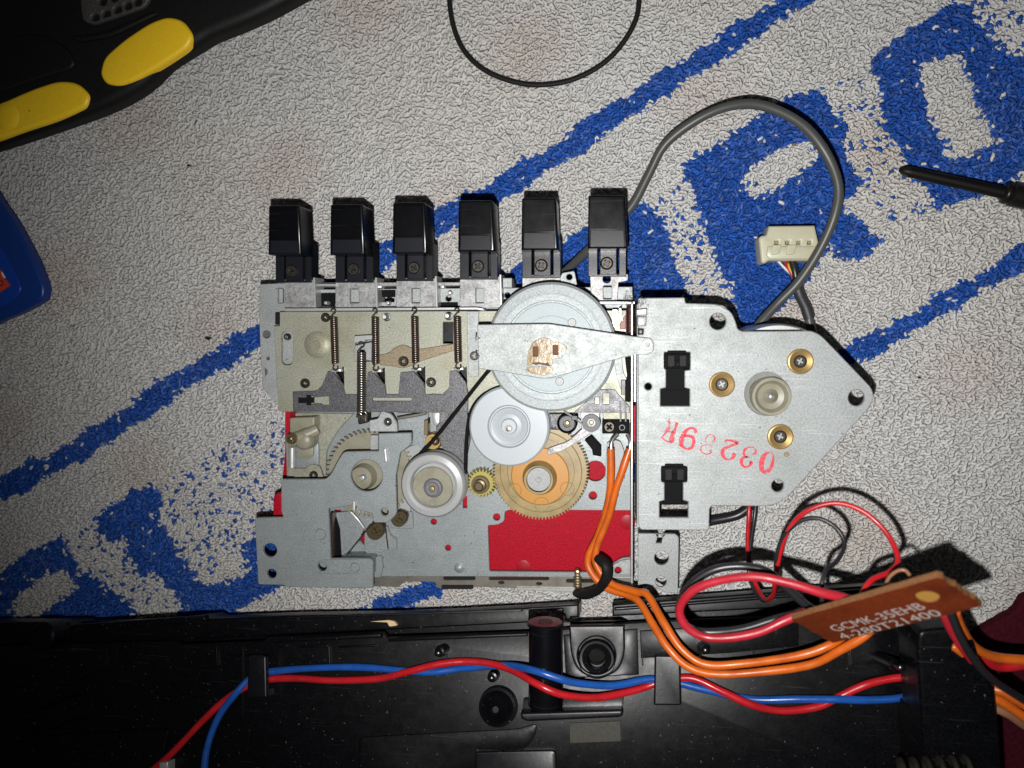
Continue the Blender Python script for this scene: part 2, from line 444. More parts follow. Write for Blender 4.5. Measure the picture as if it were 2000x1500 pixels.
# ------------------------------------------------------------------ towel
STRIPES = [
    ([(1680, -90), (1570, -15), (1400, 97), (1290, 165), (1200, 222), (1090, 300), (1000, 352), (880, 420), (740, 505), (620, 585), (505, 655), (420, 705),
      (320, 765), (220, 835), (120, 895), (0, 955), (-120, 1015)], 21),
    ([(2130, 425), (2050, 470), (1990, 507), (1900, 560), (1820, 605), (1740, 655), (1650, 695), (1400, 835), (1100, 1000), (830, 1150), (740, 1195), (600, 1270)], 19)]
BLUE = [
    [(1334, 315), (1388, 288), (1460, 243), (1545, 188), (1600, 175), (1622, 211), (1653, 252), (1650, 300), (1685, 360), (1650, 400), (1690, 440), (1721, 468), (1698, 504), (1644, 508),
     (1620, 470), (1590, 530), (1550, 580), (1491, 630), (1451, 650), (1433, 576), (1410, 540), (1392, 486), (1374, 441), (1356, 391), (1338, 342)],
    [(975, 545), (1010, 515), (1095, 475), (1145, 440), (1226, 408), (1257, 391), (1282, 414), (1307, 454), (1316, 508), (1338, 549), (1340, 600), (975, 600)],
    [(1703, 108), (1775, 58), (1865, 3), (1901, 9), (1924, 54), (1955, 90), (1982, 108), (2090, 100), (2090, 330), (2000, 337), (1922, 378), (1866, 396), (1850, 409), (1824, 412), (1812, 395),
     (1820, 368), (1778, 352), (1765, 290), (1730, 252), (1722, 198), (1707, 139)],
    [(184, 1008), (224, 984), (256, 956), (304, 948), (320, 972), (312, 1020), (344, 1060), (360, 1088), (384, 1128), (400, 1142), (468, 1132), (488, 1112), (464, 1060), (500, 1048), (620, 1060),
     (560, 1140), (536, 1152), (480, 1182), (430, 1215), (340, 1215), (352, 1172), (320, 1140), (296, 1112), (280, 1134), (256, 1092), (240, 1055), (208, 1055), (188, 1032)],
    [(-80, 1150), (0, 1116), (56, 1076), (112, 1052), (128, 1060), (140, 1092), (160, 1116), (188, 1128), (216, 1156), (262, 1188), (270, 1250), (-80, 1260)]]
WHITE = [
    [(1451, 351), (1482, 315), (1550, 279), (1586, 279), (1597, 310), (1550, 346), (1473, 389), (1460, 369)],
    [(1793, 130), (1820, 117), (1878, 103), (1892, 144), (1910, 202), (1950, 274), (1865, 312), (1838, 265), (1815, 216)],
    [(20, 1178), (80, 1128), (120, 1113), (150, 1148), (108, 1178), (72, 1206), (30, 1204)],
    [(1588, 548), (1640, 520), (1640, 600), (1550, 600)]]
DOTS = [([(315, 945), (420, 870), (560, 815), (560, 1015), (490, 1065), (400, 1130), (340, 1040)], 0.17),
        ([(135, 1025), (200, 1020), (245, 1055), (335, 1190), (255, 1185), (140, 1060)], 0.12),
        ([(1640, 160), (1700, 120), (1720, 200), (1760, 290), (1820, 370), (1815, 410), (1740, 440), (1690, 360), (1650, 280)], 0.16),
        ([(1260, 395), (1330, 345), (1400, 520), (1440, 640), (1345, 600), (1290, 440)], 0.12),
        ([(1905, 5), (2090, -40), (2090, 105), (1985, 105), (1930, 60)], 0.2)]
def inside(pts, X, Y):
    res = np.zeros(X.shape, bool); n = len(pts); j = n-1
    for i in range(n):
        xi, yi = pts[i]; xj, yj = pts[j]
        cnd = ((yi > Y) != (yj > Y)) & (X < (xj-xi)*(Y-yi)/((yj-yi) if yj != yi else 1e-9)+xi)
        res ^= cnd; j = i
    return res
def dist_poly(line, X, Y):
    d = np.full(X.shape, 1e9)
    for (x0, y0), (x1, y1) in zip(line, line[1:]):
        dx, dy = x1-x0, y1-y0; t = np.clip(((X-x0)*dx+(Y-y0)*dy)/(dx*dx+dy*dy), 0, 1)
        d = np.minimum(d, np.hypot(X-(x0+t*dx), Y-(y0+t*dy)))
    return d
RMi = np.array(RM.transposed())
def project(P):
    q = (P-np.array(CAMP)) @ RMi.T
    return 1000+F*q[:, 0]/-q[:, 2], 750-F*q[:, 1]/-q[:, 2]

def pattern(X, Y):
    b = np.zeros(X.shape, bool)
    for line, w in STRIPES:
        b |= dist_poly(line, X, Y) < w*(1+0.18*np.sin(X*0.045)+0.12*np.sin(X*0.11+2))
    for p in BLUE: b |= inside(p, X, Y)
    for p in WHITE: b &= ~inside(p, X, Y)
    return b
corners = [W(u, v, 0) for u, v in ((-130, -130), (2130, -130), (2130, 1630), (-130, 1630))]
x0 = min(c.x for c in corners); x1 = max(c.x for c in corners); y0 = min(c.y for c in corners); y1 = max(c.y for c in corners)
nx, ny = 420, 330
gx, gy = np.meshgrid(np.linspace(x0, x1, nx), np.linspace(y0, y1, ny))
def swell(x, y):
    return 0.0006*(np.sin(x*55+1.3)*np.cos(y*48)+0.5*np.sin(x*120+y*90))-0.0006
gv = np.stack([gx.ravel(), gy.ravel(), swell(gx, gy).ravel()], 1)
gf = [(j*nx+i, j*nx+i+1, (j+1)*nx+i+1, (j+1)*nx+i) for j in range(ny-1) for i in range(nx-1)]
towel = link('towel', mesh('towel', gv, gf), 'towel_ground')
gu, gvv = project(np.stack([gx.ravel(), gy.ravel(), np.zeros(nx*ny)], 1))
gb = pattern(gu, gvv)
gc_ = np.ones((nx*ny, 4), 'f'); gc_[:, :3] = np.where(gb[:, None], np.array([0.014, 0.062, 0.30]), np.array([0.53, 0.52, 0.505]))  # ground toned darker than the loops, to shade the gaps between them
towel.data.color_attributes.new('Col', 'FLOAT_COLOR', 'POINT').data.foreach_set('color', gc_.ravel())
towel['kind'] = 'structure'; towel['label'] = 'white terry towel with woven blue stripes and blue block letters'

# woven loops: one bent yarn per loop
ang0 = math.radians(31)
sa, sb = 0.00172, 0.00082
diag = math.hypot(x1-x0, y1-y0)
na, nb = int(diag/sa), int(diag/sb)
ia, ib = np.meshgrid(np.arange(-na//2, na//2), np.arange(-nb//2, nb//2))
ia = ia.ravel().astype(float); ib = ib.ravel().astype(float)
A_ = (ia+0.5*(ib % 2)+rng.normal(0, 0.20, ia.shape))*sa; B_ = (ib+rng.normal(0, 0.22, ia.shape))*sb
cx, cy = (x0+x1)/2, (y0+y1)/2
PX = cx+A_*math.cos(ang0)-B_*math.sin(ang0); PY = cy+A_*math.sin(ang0)+B_*math.cos(ang0)
U, Vv = project(np.stack([PX, PY, np.zeros_like(PX)], 1))
keep = (U > -45) & (U < 2045) & (Vv > -45) & (Vv < 1275)
keep &= ~((Vv > 1245) & (U < 1720))
keep &= ~inside([(-100, 225), (60, 205), (260, 110), (400, 30), (480, -100), (-100, -100)], U, Vv)
keep &= ~inside([(620, 660), (1200, 660), (1200, 1090), (620, 1090)], U, Vv)
keep &= ~inside([(1300, 650), (1540, 690), (1640, 780), (1500, 950), (1300, 960)], U, Vv)
PX, PY, U, Vv = PX[keep], PY[keep], U[keep], Vv[keep]
n = len(PX)
js = rng.normal(0, 8.0, n)*(0.4+0.6*np.sin(B_[keep]*900)**2); jt = rng.normal(0, 1.3, n)
jx = U+js*math.cos(ang0)+jt*math.sin(ang0); jy = Vv-js*math.sin(ang0)+jt*math.cos(ang0)
blue = pattern(jx, jy)
solid = blue.copy()
blue &= rng.random(n) > 0.014
for p, pr in DOTS: blue |= (inside(p, U, Vv) & ~solid & (rng.random(n) < pr))
# yarn variants
K, S = 28, 5
var = np.zeros((K, S, 3)); rad = np.zeros((K, S))
for k in range(K):
    t = np.linspace(0, 1, S)
    Lk = rng.uniform(0.8, 1.2)*0.0022; bend = rng.normal(0, 0.45)*0.0010; ss = rng.normal(0, 0.26)*0.0010
    var[k, :, 0] = (t-0.5)*Lk
    var[k, :, 1] = bend*np.sin(np.pi*t)*1.6+ss*np.sin(2*np.pi*t)
    var[k, :, 2] = 0.00066*np.sin(np.pi*t)**0.55*rng.uniform(0.85, 1.2)-0.00008
    rad[k] = 0.00054*(0.55+0.45*np.sin(np.pi*t)**0.6)*rng.uniform(0.85, 1.12)
T = np.gradient(var, axis=1); T /= np.linalg.norm(T, axis=2, keepdims=True)
side = np.cross(np.array([0, 0, 1.0]), T); side /= np.linalg.norm(side, axis=2, keepdims=True)
upv = np.cross(T, side)
SD = 4
vk = np.zeros((K, S*SD, 3))
for s_ in range(SD):
    an = 2*np.pi*s_/SD
    vk[:, s_::SD] = var+(upv*math.cos(an)*0.38+side*math.sin(an)*1.12)*rad[:, :, None]
fk = []
for i in range(S-1):
    for k in range(SD):
        l = (k+1) % SD
        fk.append((i*SD+k, i*SD+l, (i+1)*SD+l, (i+1)*SD+k))
fk = np.array(fk)
kid = rng.integers(0, K, n)
flow = math.radians(14)+0.55*np.sin(PX*70+PY*30)*np.cos(PY*85-PX*20)+rng.normal(0, 0.52, n)
flow = np.where(rng.random(n) < 0.08, rng.uniform(0, math.pi, n), flow)
sc_ = rng.uniform(0.86, 1.16, n)
lv = vk[kid]*sc_[:, None, None]
c_, s_ = np.cos(flow)[:, None], np.sin(flow)[:, None]
wv = np.empty_like(lv)
wv[:, :, 0] = lv[:, :, 0]*c_-lv[:, :, 1]*s_+PX[:, None]
wv[:, :, 1] = lv[:, :, 0]*s_+lv[:, :, 1]*c_+PY[:, None]
wv[:, :, 2] = lv[:, :, 2]+(swell(PX, PY)+rng.normal(0, 0.00018, n))[:, None]
nvp = S*SD
verts = wv.reshape(-1, 3).astype('f')
faces = (fk[None]+(np.arange(n)*nvp)[:, None, None]).reshape(-1, 4)
lm = bpy.data.meshes.new('terry_loops')
lm.vertices.add(len(verts)); lm.vertices.foreach_set('co', verts.ravel())
lm.loops.add(faces.size); lm.loops.foreach_set('vertex_index', faces.ravel().astype('i'))
lm.polygons.add(len(faces)); lm.polygons.foreach_set('loop_start', np.arange(0, faces.size, 4).astype('i'))
lm.polygons.foreach_set('use_smooth', np.ones(len(faces), bool))
lm.update(calc_edges=True)
tone = rng.uniform(0.88, 1.08, n)
warm = 0.5+0.5*np.sin(PX*38+0.7)*np.cos(PY*44+PX*15)
stain = np.clip(np.sin(PX*61+PY*23+1.1)*np.sin(PY*73-PX*31)-0.35, 0, 1)
wh = np.stack([0.60-0.02*warm-0.06*stain, 0.598-0.035*warm-0.12*stain, 0.59-0.055*warm-0.15*stain], 1)*tone[:, None]
fade = np.clip(rng.normal(0.0, 0.05, n)+0.03*np.sin(PX*90)*np.sin(PY*80), 0, 0.2)
bl = (np.stack([0.020+0.5*fade, 0.085+0.5*fade, 0.37+0.25*fade], 1))*(tone**3)[:, None]
colr = np.where(blue[:, None], bl, wh)
rgba = np.ones((n, nvp, 4), 'f'); rgba[:, :, :3] = colr[:, None]
att = lm.color_attributes.new('Col', 'FLOAT_COLOR', 'POINT'); att.data.foreach_set('color', rgba.ravel())
lm.materials.append(MATS['terry'])
loops = bpy.data.objects.new('terry_loops', lm); COL.objects.link(loops)
loops.parent = towel; loops.location = -towel.location; loops['kind'] = 'stuff'

# maroon cloth in the corner
mc = [(2000, 1168), (1988, 1192), (1945, 1216), (1905, 1240), (1890, 1320), (1890, 1570), (2110, 1570), (2110, 1120)]
tag(plate('folded_cloth', mc, 0.0042, 0.004, 'maroon_cloth', None, bev=0.0012, r=8), 'dark maroon cloth lying on the towel under the orange leads', 'cloth')

# ------------------------------------------------------------------ cassette mechanism
zR, zL, zF, zY, zS, zB, zM = 0.012, 0.0160, 0.0205, 0.0245, 0.0256, 0.0300, 0.0360
mech = thing('cassette_mechanism', 'zinc cassette deck mechanism with six black piano keys and a large flywheel', 'cassette mechanism', W(960, 880, 0.0))
P = mech
# red lid underneath
plate('red_lid', [(560, 640), (1230, 640), (1230, 1128), (740, 1128), (560, 1128), (548, 1012), (533, 1010), (535, 968, 6), (549, 960), (556, 880)], zR, 0.0105, 'red_panel', P, bev=0.0004)
plate('front_tab', [(533, 1010), (534, 966, 8), (552, 961), (560, 1010)], 0.0215, 0.012, 'red_panel', P, bev=0.0003)
plate('side_strip', [(557, 803), (567, 803), (563, 864), (556, 864)], 0.0225, 0.012, 'red_panel', P)
plate('side_strip', [(1236, 792), (1244, 792), (1244, 862), (1236, 862)], 0.0215, 0.010, 'red_panel', P)
plate('dark_backing', [(558, 612), (1236, 612), (1236, 785), (558, 790)], 0.0150, 0.0015, 'black_plastic', P)  # black sheet added so the holes in the plate above look shaded
for (u, v) in ((1022, 1108), (1226, 1020)): lathe('moulding_mark', u, v, zR, [(0, 0.00008), (13, 0.00008), (14.5, 0.0)], 'red_smooth', P, 28)
# lower chassis plate with window
lower = plate('lower_plate', [(556, 790), (1237, 790), (1237, 1126), (728, 1126), (560, 1126), (560, 935)], zL, 0.0012, 'zinc_blue', P, holes=[
    [(953, 1026, 3), (972, 1025, 5), (985, 1018, 5), (986, 1000, 3), (993, 996, 4), (1232, 997), (1232, 1088), (1214, 1090, 6), (1192, 1104, 5), (1186, 1118, 3), (956, 1116, 4)],
    circ(1163, 920, 20), circ(875, 1070, 6, 14), circ(847, 1019, 6, 14), circ(970, 1010, 7, 14), [(904, 975), (912, 968), (912, 992), (904, 992)],
    circ(1202, 966, 6, 14), circ(1207, 1114, 7, 14), circ(1158, 968, 8, 14), circ(718, 1050, 16, 18), rect(652, 996, 666, 1004, 2)])
lathe('rivet', 897, 1109, zL, [(0, 0.0009), (4, 0.0008), (8, 0.0003), (11, 0)], 'zinc_blue', P, 18)
plate('corner_gusset', [(1178, 1122), (1190, 1108, 4), (1213, 1095, 5), (1232, 1092), (1232, 1122)], zL+0.0012, 0.001, 'zinc', P, holes=[circ(1207, 1114, 7, 14)])
# bottom flange
flange = plate('bottom_flange', [(726, 1121), (1236, 1122), (1238, 1156), (1130, 1153), (960, 1147), (895, 1146), (860, 1150), (852, 1147), (850, 1137, 5), (790, 1136, 6), (778, 1147), (726, 1145)], zL-0.003, 0.004, 'flange_steel', P, holes=[
    slot(866, 1126, 928, 1133), slot(955, 1127, 1072, 1133), circ(979, 1138, 6, 12, 3), circ(1053, 1140, 6, 12, 3), slot(1106, 1131, 1196, 1138)])
plate('flange_lip', [(728, 1120), (1110, 1123), (1236, 1126), (1236, 1130), (1110, 1127), (728, 1125)], zL-0.0012, 0.002, 'bright_steel', P)
plate('flange_edge', [(1010, 1147), (1128, 1150), (1128, 1156), (1010, 1153)], zL-0.0022, 0.003, 'bright_steel', P)
plate('rubber_pad', rect(862, 1143, 924, 1151, 2), zL-0.0025, 0.002, 'rubber_black', P)
plate('rubber_pad', rect(867, 1126, 927, 1132, 2), zL-0.0035, 0.001, 'rubber_black', P)
v_ = []
for k in range(6): v_.append(lathe('', 1128, 1117+k*5.2, zL-0.001, [(0, 0.0018), (5.5, 0.0014), (8.5, 0), (5.5, -0.0014), (0, -0.0018)], None, n=14, raw=True))
joined('threaded_stud', v_, 'screw_gold', P)
# left flange plate
plate('left_flange', [(507, 555, 3), (556, 553), (620, 556), (620, 800), (545, 800), (540, 786), (513, 758, 4), (512, 740, 4), (522, 730, 4), (522, 722, 5), (510, 714, 4), (506, 622)], zF, 0.0012, 'zinc', P,
      holes=[circ(520, 653, 8, 16), circ(523, 700, 3.5, 10)])
plate('flange_skirt', [(509, 560), (513, 560), (516, 714), (519, 756), (513, 756), (509, 714)], zF-0.0012, 0.016, 'zinc', P)
# upper deck plate
holes_u = [slot(549, 647, 572, 713), circ(755, 619, 8, 18), circ(876, 617, 8, 18), rect(865, 629, 885, 671, 1),
           [(655, 727), (671, 716), (673, 769), (668, 750)], [(733, 727), (751, 718), (753, 769), (750, 752)], [(812, 727), (830, 716), (831, 769), (827, 748)], [(894, 727), (911, 716), (913, 763), (908, 746)],
           rect(694, 660, 728, 706, 3)]
plate('upper_plate', [(546, 609), (1236, 606), (1236, 806), (880, 806), (545, 804), (540, 742), (535, 637), (546, 636)], zY, 0.0012, 'chromate', P, holes=holes_u)
plate('under_plate', [(547, 612), (925, 612), (925, 800), (547, 800)], zY-0.0045, 0.001, 'zinc_blue', P, holes=[rect(865, 629, 885, 671), [(650, 722), (673, 716), (673, 772)], [(728, 722), (753, 716), (753, 772)], [(808, 722), (831, 716), (831, 772)], [(890, 722), (913, 716), (913, 768)]])
lathe('embossed_dome', 620, 673, zY, [(0, 0.0012), (7, 0.0012), (8, 0.0009), (18, 0.0008), (25, 0.0003), (28, 0)], 'chromate', P, 36)
lathe('rivet', 561, 658, zY-0.0032, [(0, 0.0014), (4, 0.0012), (7, 0.0004), (8, -0.0012)], 'spring_light', P, 18)
plate('notch_pad', rect(537, 611, 546, 634, 2), zY+0.0004, 0.003, 'rubber_black', P)
plate('deck_strip', [(912, 608), (935, 608), (935, 735), (920, 737, 4), (914, 730)], zY+0.0008, 0.001, 'zinc', P)
for (u, v) in ((755, 619), (876, 617)):
    lathe('post', u, v, zY-0.004, [(0, 0.0032), (4, 0.0031), (5.5, 0.0022), (5.5, -0.004)], 'bright_steel', P, 16)
# top rail behind the keys
plate('key_rail', [(556, 566), (1235, 560), (1237, 602), (556, 606)], zY-0.006, 0.001, 'zinc', P, holes=[rect(617, 572, 655, 594, 2), circ(876, 583, 6, 14), circ(991, 577, 6, 14), rect(735, 580, 770, 590, 1)])
plate('rail_lip', [(556, 602), (930, 600), (944, 602, 3), (946, 607), (930, 605), (556, 608)], zY+0.0016, 0.004, 'bright_steel', P)
plate('rail_back', [(600, 552), (1000, 551), (1000, 557), (600, 560)], zY-0.004, 0.010, 'worn_steel', P)
plate('rail_block', rect(982, 543, 1000, 562, 1), zY-0.001, 0.006, 'zinc', P)
plate('rail_block', rect(618, 554, 654, 559, 1), zY-0.0005, 0.006, 'bright_steel', P)
plate('hinge_ear', [(1093, 545), (1098, 533, 3), (1122, 529, 4), (1127, 555), (1110, 568)], zY, 0.001, 'zinc', P, holes=[circ(1112, 541, 6, 14)])
# keys
KEYS = [  # cap x0 x1 ytop ybot, stem x0 x1 ybot, screw u v
    (523, 587, 401, 497, 538, 608, 552, 568, 529), (644, 711, 399, 497, 655, 729, 552, 689, 526), (766, 833, 395, 495, 774, 846, 549, 808, 523),
    (894, 965, 391, 491, 898, 972, 546, 933, 520), (1018, 1089, 386, 488, 1020, 1095, 543, 1057, 518), (1148, 1225, 381, 485, 1149, 1223, 540, 1185, 514)]
for i, (a0, a1, b0, b1, s0, s1, sb_, su, sv) in enumerate(KEYS):
    k = plate('key', [(a0+1, b0, 4), (a1-3, b0, 4), (a1+1, b1), (a0, b1)], 0.0325, 0.0105, 'black_gloss', P, bev=0.0007)
    plate('finger_face', [(a0+6, b0+7, 2), (a1-9, b0+7, 2), (a1-6, b0+66), (a0+5, b0+66)], 0.03262, 0.0004, 'black_gloss', k, bev=0.0001)
    plate('finger_face', [(a0+5, b0+68), (a1-6, b0+68), (a1-5, b1-2), (a0+4, b1-2)], 0.03274, 0.0005, 'black_key_stem', k, bev=0.0002)
    cxm = (s0+s1)/2+2
    plate('stem', [(s0, b1-20), (s1, b1-20), (s1, sb_), (s0, sb_)], 0.0235, 0.006, 'black_key_stem', k, holes=[rect(cxm-21, b1-8, cxm-17, sb_-4, 1), rect(cxm+17, b1-8, cxm+21, sb_-4, 1)])
    plate('stem_tongue', [(cxm-16, b1-10), (cxm+16, b1-10), (cxm+16, sb_-4, 3), (cxm-16, sb_-4, 3)], 0.0242, 0.003, 'black_key_stem', k)
    screw(su, sv, 12.5, 0.0251, 'screw_black', k, ang=0.1+0.2*i)
    # metal lever that carries the key
    if i < 4:
        lev = [(s0 if i else 556, sb_-6), (s1+6, sb_-6), (s1+6, 601), (s0 if i else 556, 603)]
        hol = [rect(su-4, 563, su+12, 592, 1)] if i > 1 else [rect(su+(-6 if i else -26), 564, su+(12 if i else -16), 592, 1)]
        plate('key_lever', lev, 0.0225, 0.0012, 'worn_steel', P, holes=hol)
        plate('lever_flange', [(s1+3, sb_-10), (s1+7, sb_-10), (s1+9, 601), (s1+5, 601)], 0.0238, 0.008, 'bright_steel', P)
    elif i == 4:
        plate('key_lever', [(s0, sb_-6), (s1+2, sb_-6), (s1, 572), (s0, 572)], 0.0225, 0.0012, 'worn_steel', P)
    else:
        plate('key_lever', [(1152, 536), (1227, 535, 3), (1226, 548, 3), (1208, 552), (1206, 586), (1155, 587)], 0.0225, 0.0012, 'worn_steel', P, holes=[circ(1185, 545, 8, 14), rect(1178, 558, 1195, 584, 3)])
# slider bar with ramps
slid = [(571, 765, 3), (618, 763, 4), (628, 754, 3), (640, 725, 3), (648, 724), (669, 749), (674, 770), (713, 770), (718, 727), (727, 725), (752, 752), (754, 770), (778, 770), (782, 727, 2), (808, 725), (828, 748), (831, 771),
        (845, 769), (864, 770), (877, 758, 3), (878, 725, 2), (893, 724), (910, 747), (914, 765), (914, 805), (572, 804)]
plate('slider_bar', slid, zS, 0.0009, 'dark_steel', P, holes=[[(582, 775), (598, 775), (598, 772), (606, 772), (614, 776), (642, 774, 3), (643, 791), (630, 791), (626, 788), (614, 788), (606, 791), (598, 791), (598, 787), (582, 787)], slot(727, 777, 804, 783)])
plate('slider_bar', [(1155, 760), (1200, 760), (1230, 795), (1230, 806), (1120, 806), (1150, 780)], zS, 0.0009, 'dark_steel', P, holes=[rect(1178, 768, 1190, 790, 1), rect(1162, 776, 1170, 790, 1)])
plate('slider_clip', [(583, 776), (598, 776), (598, 772), (607, 772), (607, 776), (613, 776), (613, 787), (607, 787), (607, 791), (598, 791), (598, 787), (583, 787)], zS-0.0004, 0.001, 'black_plastic', P)
plate('slider_arm', [(850, 800), (912, 800), (918, 860), (905, 935, 8), (880, 905, 10), (852, 850)], zY-0.003, 0.001, 'dark_steel', P)
# tan lever
plate('tan_lever', [(742, 693), (758, 690, 6), (772, 678, 6), (788, 672, 10), (806, 681, 8), (820, 682, 6), (888, 671, 2), (888, 684, 2), (820, 706, 8), (804, 714, 6), (788, 720, 10), (770, 716, 6), (742, 713)], zY+0.0012, 0.001, 'tan_steel', P)
for (u, v, r) in ((634, 620, 9.5), (594, 749, 10), (841, 747, 10), (926, 695, 9.5)): screw(u, v, r, zY+0.0012, 'screw_black', P)
screw(787, 706, 10.5, zY+0.0022, 'screw_black', P)
# return springs
for (u0, v0, u1, v1, tn) in ((652, 620, 655, 710, 25), (733, 620, 734, 711, 25), (810, 619, 812, 708, 24), (893, 619, 895, 707, 24)):
    s = spring('return_spring', (u0, v0, 0.0275), (u1, v1, 0.0275), 0.00107, 0.00026, tn, 'spring_steel', P)
    plate('spring_tab', [(u1-9, v1+12), (u1+9, v1+10), (u1+10, v1+16), (u1-8, v1+17)], 0.0272, 0.0025, 'bright_steel', P, bev=0.0003)
spring('tension_spring', (706, 688, 0.0292), (706, 806, 0.0292), 0.00128, 0.0003, 26, 'spring_light', P)
plate('spring_hook', [(692, 656, 2), (726, 654, 2), (726, 663), (713, 664), (710, 668, 2), (690, 670, 2)], 0.0285, 0.003, 'bright_steel', P)
plate('hook_arm', [(693, 675), (726, 668), (725, 705), (714, 702), (712, 682), (700, 684), (699, 706), (693, 706)], 0.0255, 0.001, 'zinc', P)
plate('spring_post', [(697, 808, 4), (717, 808, 4), (717, 826, 4), (699, 830, 4)], 0.0285, 0.004, 'screw_black', P, bev=0.0006)
wire('spring_eye', [(697, 815, 0.0292), (699, 806, 0.0295), (707, 802, 0.0297), (715, 807, 0.0295), (716, 816, 0.0292)], 0.0003, 'spring_light', P, 8)
spring('head_spring', (1231, 602, 0.030), (1231, 650, 0.030), 0.00115, 0.00027, 15, 'spring_brown', P, hook=False)
# lower left group
plate('gear_backing', [(562, 806), (690, 808), (660, 840, 10), (637, 880, 10), (636, 935), (562, 935)], 0.0178, 0.0012, 'chromate', P)
plate('lever_base', [(577, 842), (612, 842), (622, 870, 6), (622, 930), (577, 930)], 0.0196, 0.001, 'zinc_blue', P, bev=0.0003)
plate('corner_bracket', [(574, 915), (597, 915, 4), (607, 906, 8), (624, 910, 8), (632, 935), (574, 935)], 0.0212, 0.001, 'chromate', P)
wire('pivot_shaft', [(571, 872, 0.021), (571, 912, 0.021)], 0.0012, 'bright_steel', P, 14)
screw(611, 929, 9, 0.0222, 'screw_black', P)
plate('pivot_block', [(565, 816, 4), (614, 814, 2), (614, 838), (600, 850), (565, 850)], 0.0235, 0.005, 'nylon_beige', P, bev=0.0006)
v_, f_ = tube_raw(catmull([W(566, 862, 0.0240), W(585, 855, 0.0245), W(605, 846, 0.0240), W(622, 838, 0.0230)], 6), [0.0024]*6+[0.0023]*6+[0.0020]*6+[0.0012], 16)
joined('pivot_arm', [(v_, f_)], 'nylon_beige', P, 60)
lathe('pivot_knob', 600, 858, 0.0225, [(0, 0.0042), (14, 0.0040), (19, 0.003), (20, 0.0), (20, -0.002)], 'nylon_beige', P, 28, ang=60)
screw(567, 858, 11.5, 0.0287, 'screw_gold', P, h=0.0014)
plate('arm_stem', [(585, 870), (612, 872), (611, 892, 5), (600, 896), (578, 892)], 0.0206, 0.001, 'nylon_beige', P, bev=0.0003)
gp = gear_pts(722, 925, 87, 7, 56)
plate('sector_gear', gp, 0.0205, 0.0018, 'nylon_beige', P, holes=[circ(716, 928, 10, 16)], bev=0.0001)
lathe('gear_hub', 710, 931, 0.0215, [(0, 0.0042), (6, 0.0042), (6.5, 0.0030), (22, 0.0028), (24, 0.002), (27, -0.001)], 'nylon_beige', P, 36)
lathe('shaft_pin', 710, 932, 0.0255, [(0, 0.0016), (4, 0.0014), (6, 0.0004), (6, -0.003)], 'bright_steel', P, 18)
plate('stop_block', rect(723, 850, 738, 882, 1), 0.0238, 0.003, 'plastic_grey', P)
# big corner bracket
br = [(549, 936, 4), (636, 936, 6), (646, 926, 4), (662, 896, 6), (671, 882, 8), (739, 881), (739, 847, 2), (803, 845, 3), (804, 868, 8), (782, 884, 2), (773, 929, 3), (775, 1004, 8), (758, 1021, 8), (730, 1021, 3), (727, 1003, 3), (700, 996), (694, 986), (641, 994),
      (645, 1091), (722, 1091, 6), (728, 1098, 3), (728, 1149), (560, 1147), (554, 1143), (504, 1142, 4), (497, 1012, 5), (553, 1010), (549, 998)]
plate('corner_bracket_plate', br, zB, 0.0013, 'zinc_blue', P, holes=[circ(716, 929, 31, 40), circ(751, 1000, 7.5, 16), circ(527, 1075, 13.5, 24), circ(530, 1121, 9.5, 20), circ(629, 1107, 9, 18)], bev=0.00022)
plate('bracket_skirt', rect(655, 1098, 715, 1136), zB-0.0013, 0.027, 'zinc_blue', P)
plate('embossed_pad', slot(620, 1093, 709, 1121), zB+0.00035, 0.0004, 'zinc_blue', P, holes=[circ(629, 1107, 9, 18)], bev=0.0003)
for (u, v, r) in ((627, 1043, 11), (694, 1108, 9.5)): lathe('rivet_disc', u, v, zB+(0.0004 if v > 1090 else 0), [(0, 0.0001), (r*0.86, 0.0001), (r, 0.00035), (r+1.5, 0)], 'zinc_blue', P, 28)
plate('bracket_fold', [(749, 876, 2), (753, 876, 2), (756, 903, 2), (750, 903, 2)], zB+0.0012, 0.0015, 'bright_steel', P, bev=0.0004)
plate('bracket_fold', [(688, 979, 2), (693, 979, 2), (693, 998), (686, 998)], zB+0.0010, 0.0015, 'bright_steel', P, bev=0.0004)
plate('upper_ear', [(722, 821), (738, 818, 3), (745, 803, 3), (764, 808, 6), (775, 826, 5), (776, 843), (722, 843)], 0.0268, 0.0013, 'zinc', P, holes=[circ(757, 824, 8, 16)])
lathe('rivet', 757, 824, 0.0258, [(0, 0.0008), (4, 0.0006), (7.5, 0)], 'spring_light', P, 14)
plate('rack_plate', [(650, 1002), (690, 998), (730, 1000), (730, 1035), (712, 1030), (700, 1060), (668, 1088), (650, 1088)], 0.0186, 0.001, 'zinc_blue', P)
rk = [(696, 994)]
for k in range(5): rk += [(700+k*7, 1003), (703+k*7, 1003), (705+k*7, 996)]
plate('gear_rack', rk+[(735, 994), (735, 985), (696, 985)], 0.0222, 0.001, 'plastic_grey', P)
plate('latch_blade', [(646, 1000), (652, 1002), (662, 1035), (665, 1088), (648, 1088)], 0.0200, 0.0012, 'black_clip', P)  # widened and blackened to paint the shade inside the bracket cutout
plate('latch_blade', [(645, 1004), (649, 1004), (652, 1088), (646, 1088)], 0.0225, 0.004, 'spring_steel', P)
plate('cover_leaf', [(712, 1034), (722, 1030), (757, 1028), (762, 1045, 3), (774, 1053, 3), (775, 1073, 3), (752, 1076), (724, 1087, 3), (711, 1076)], zL+0.0022, 0.0009, 'zinc_blue', P)
plate('cover_leaf', [(728, 1090), (745, 1084, 5), (748, 1108, 5), (743, 1128), (728, 1128)], zL+0.0015, 0.0009, 'zinc_blue', P)
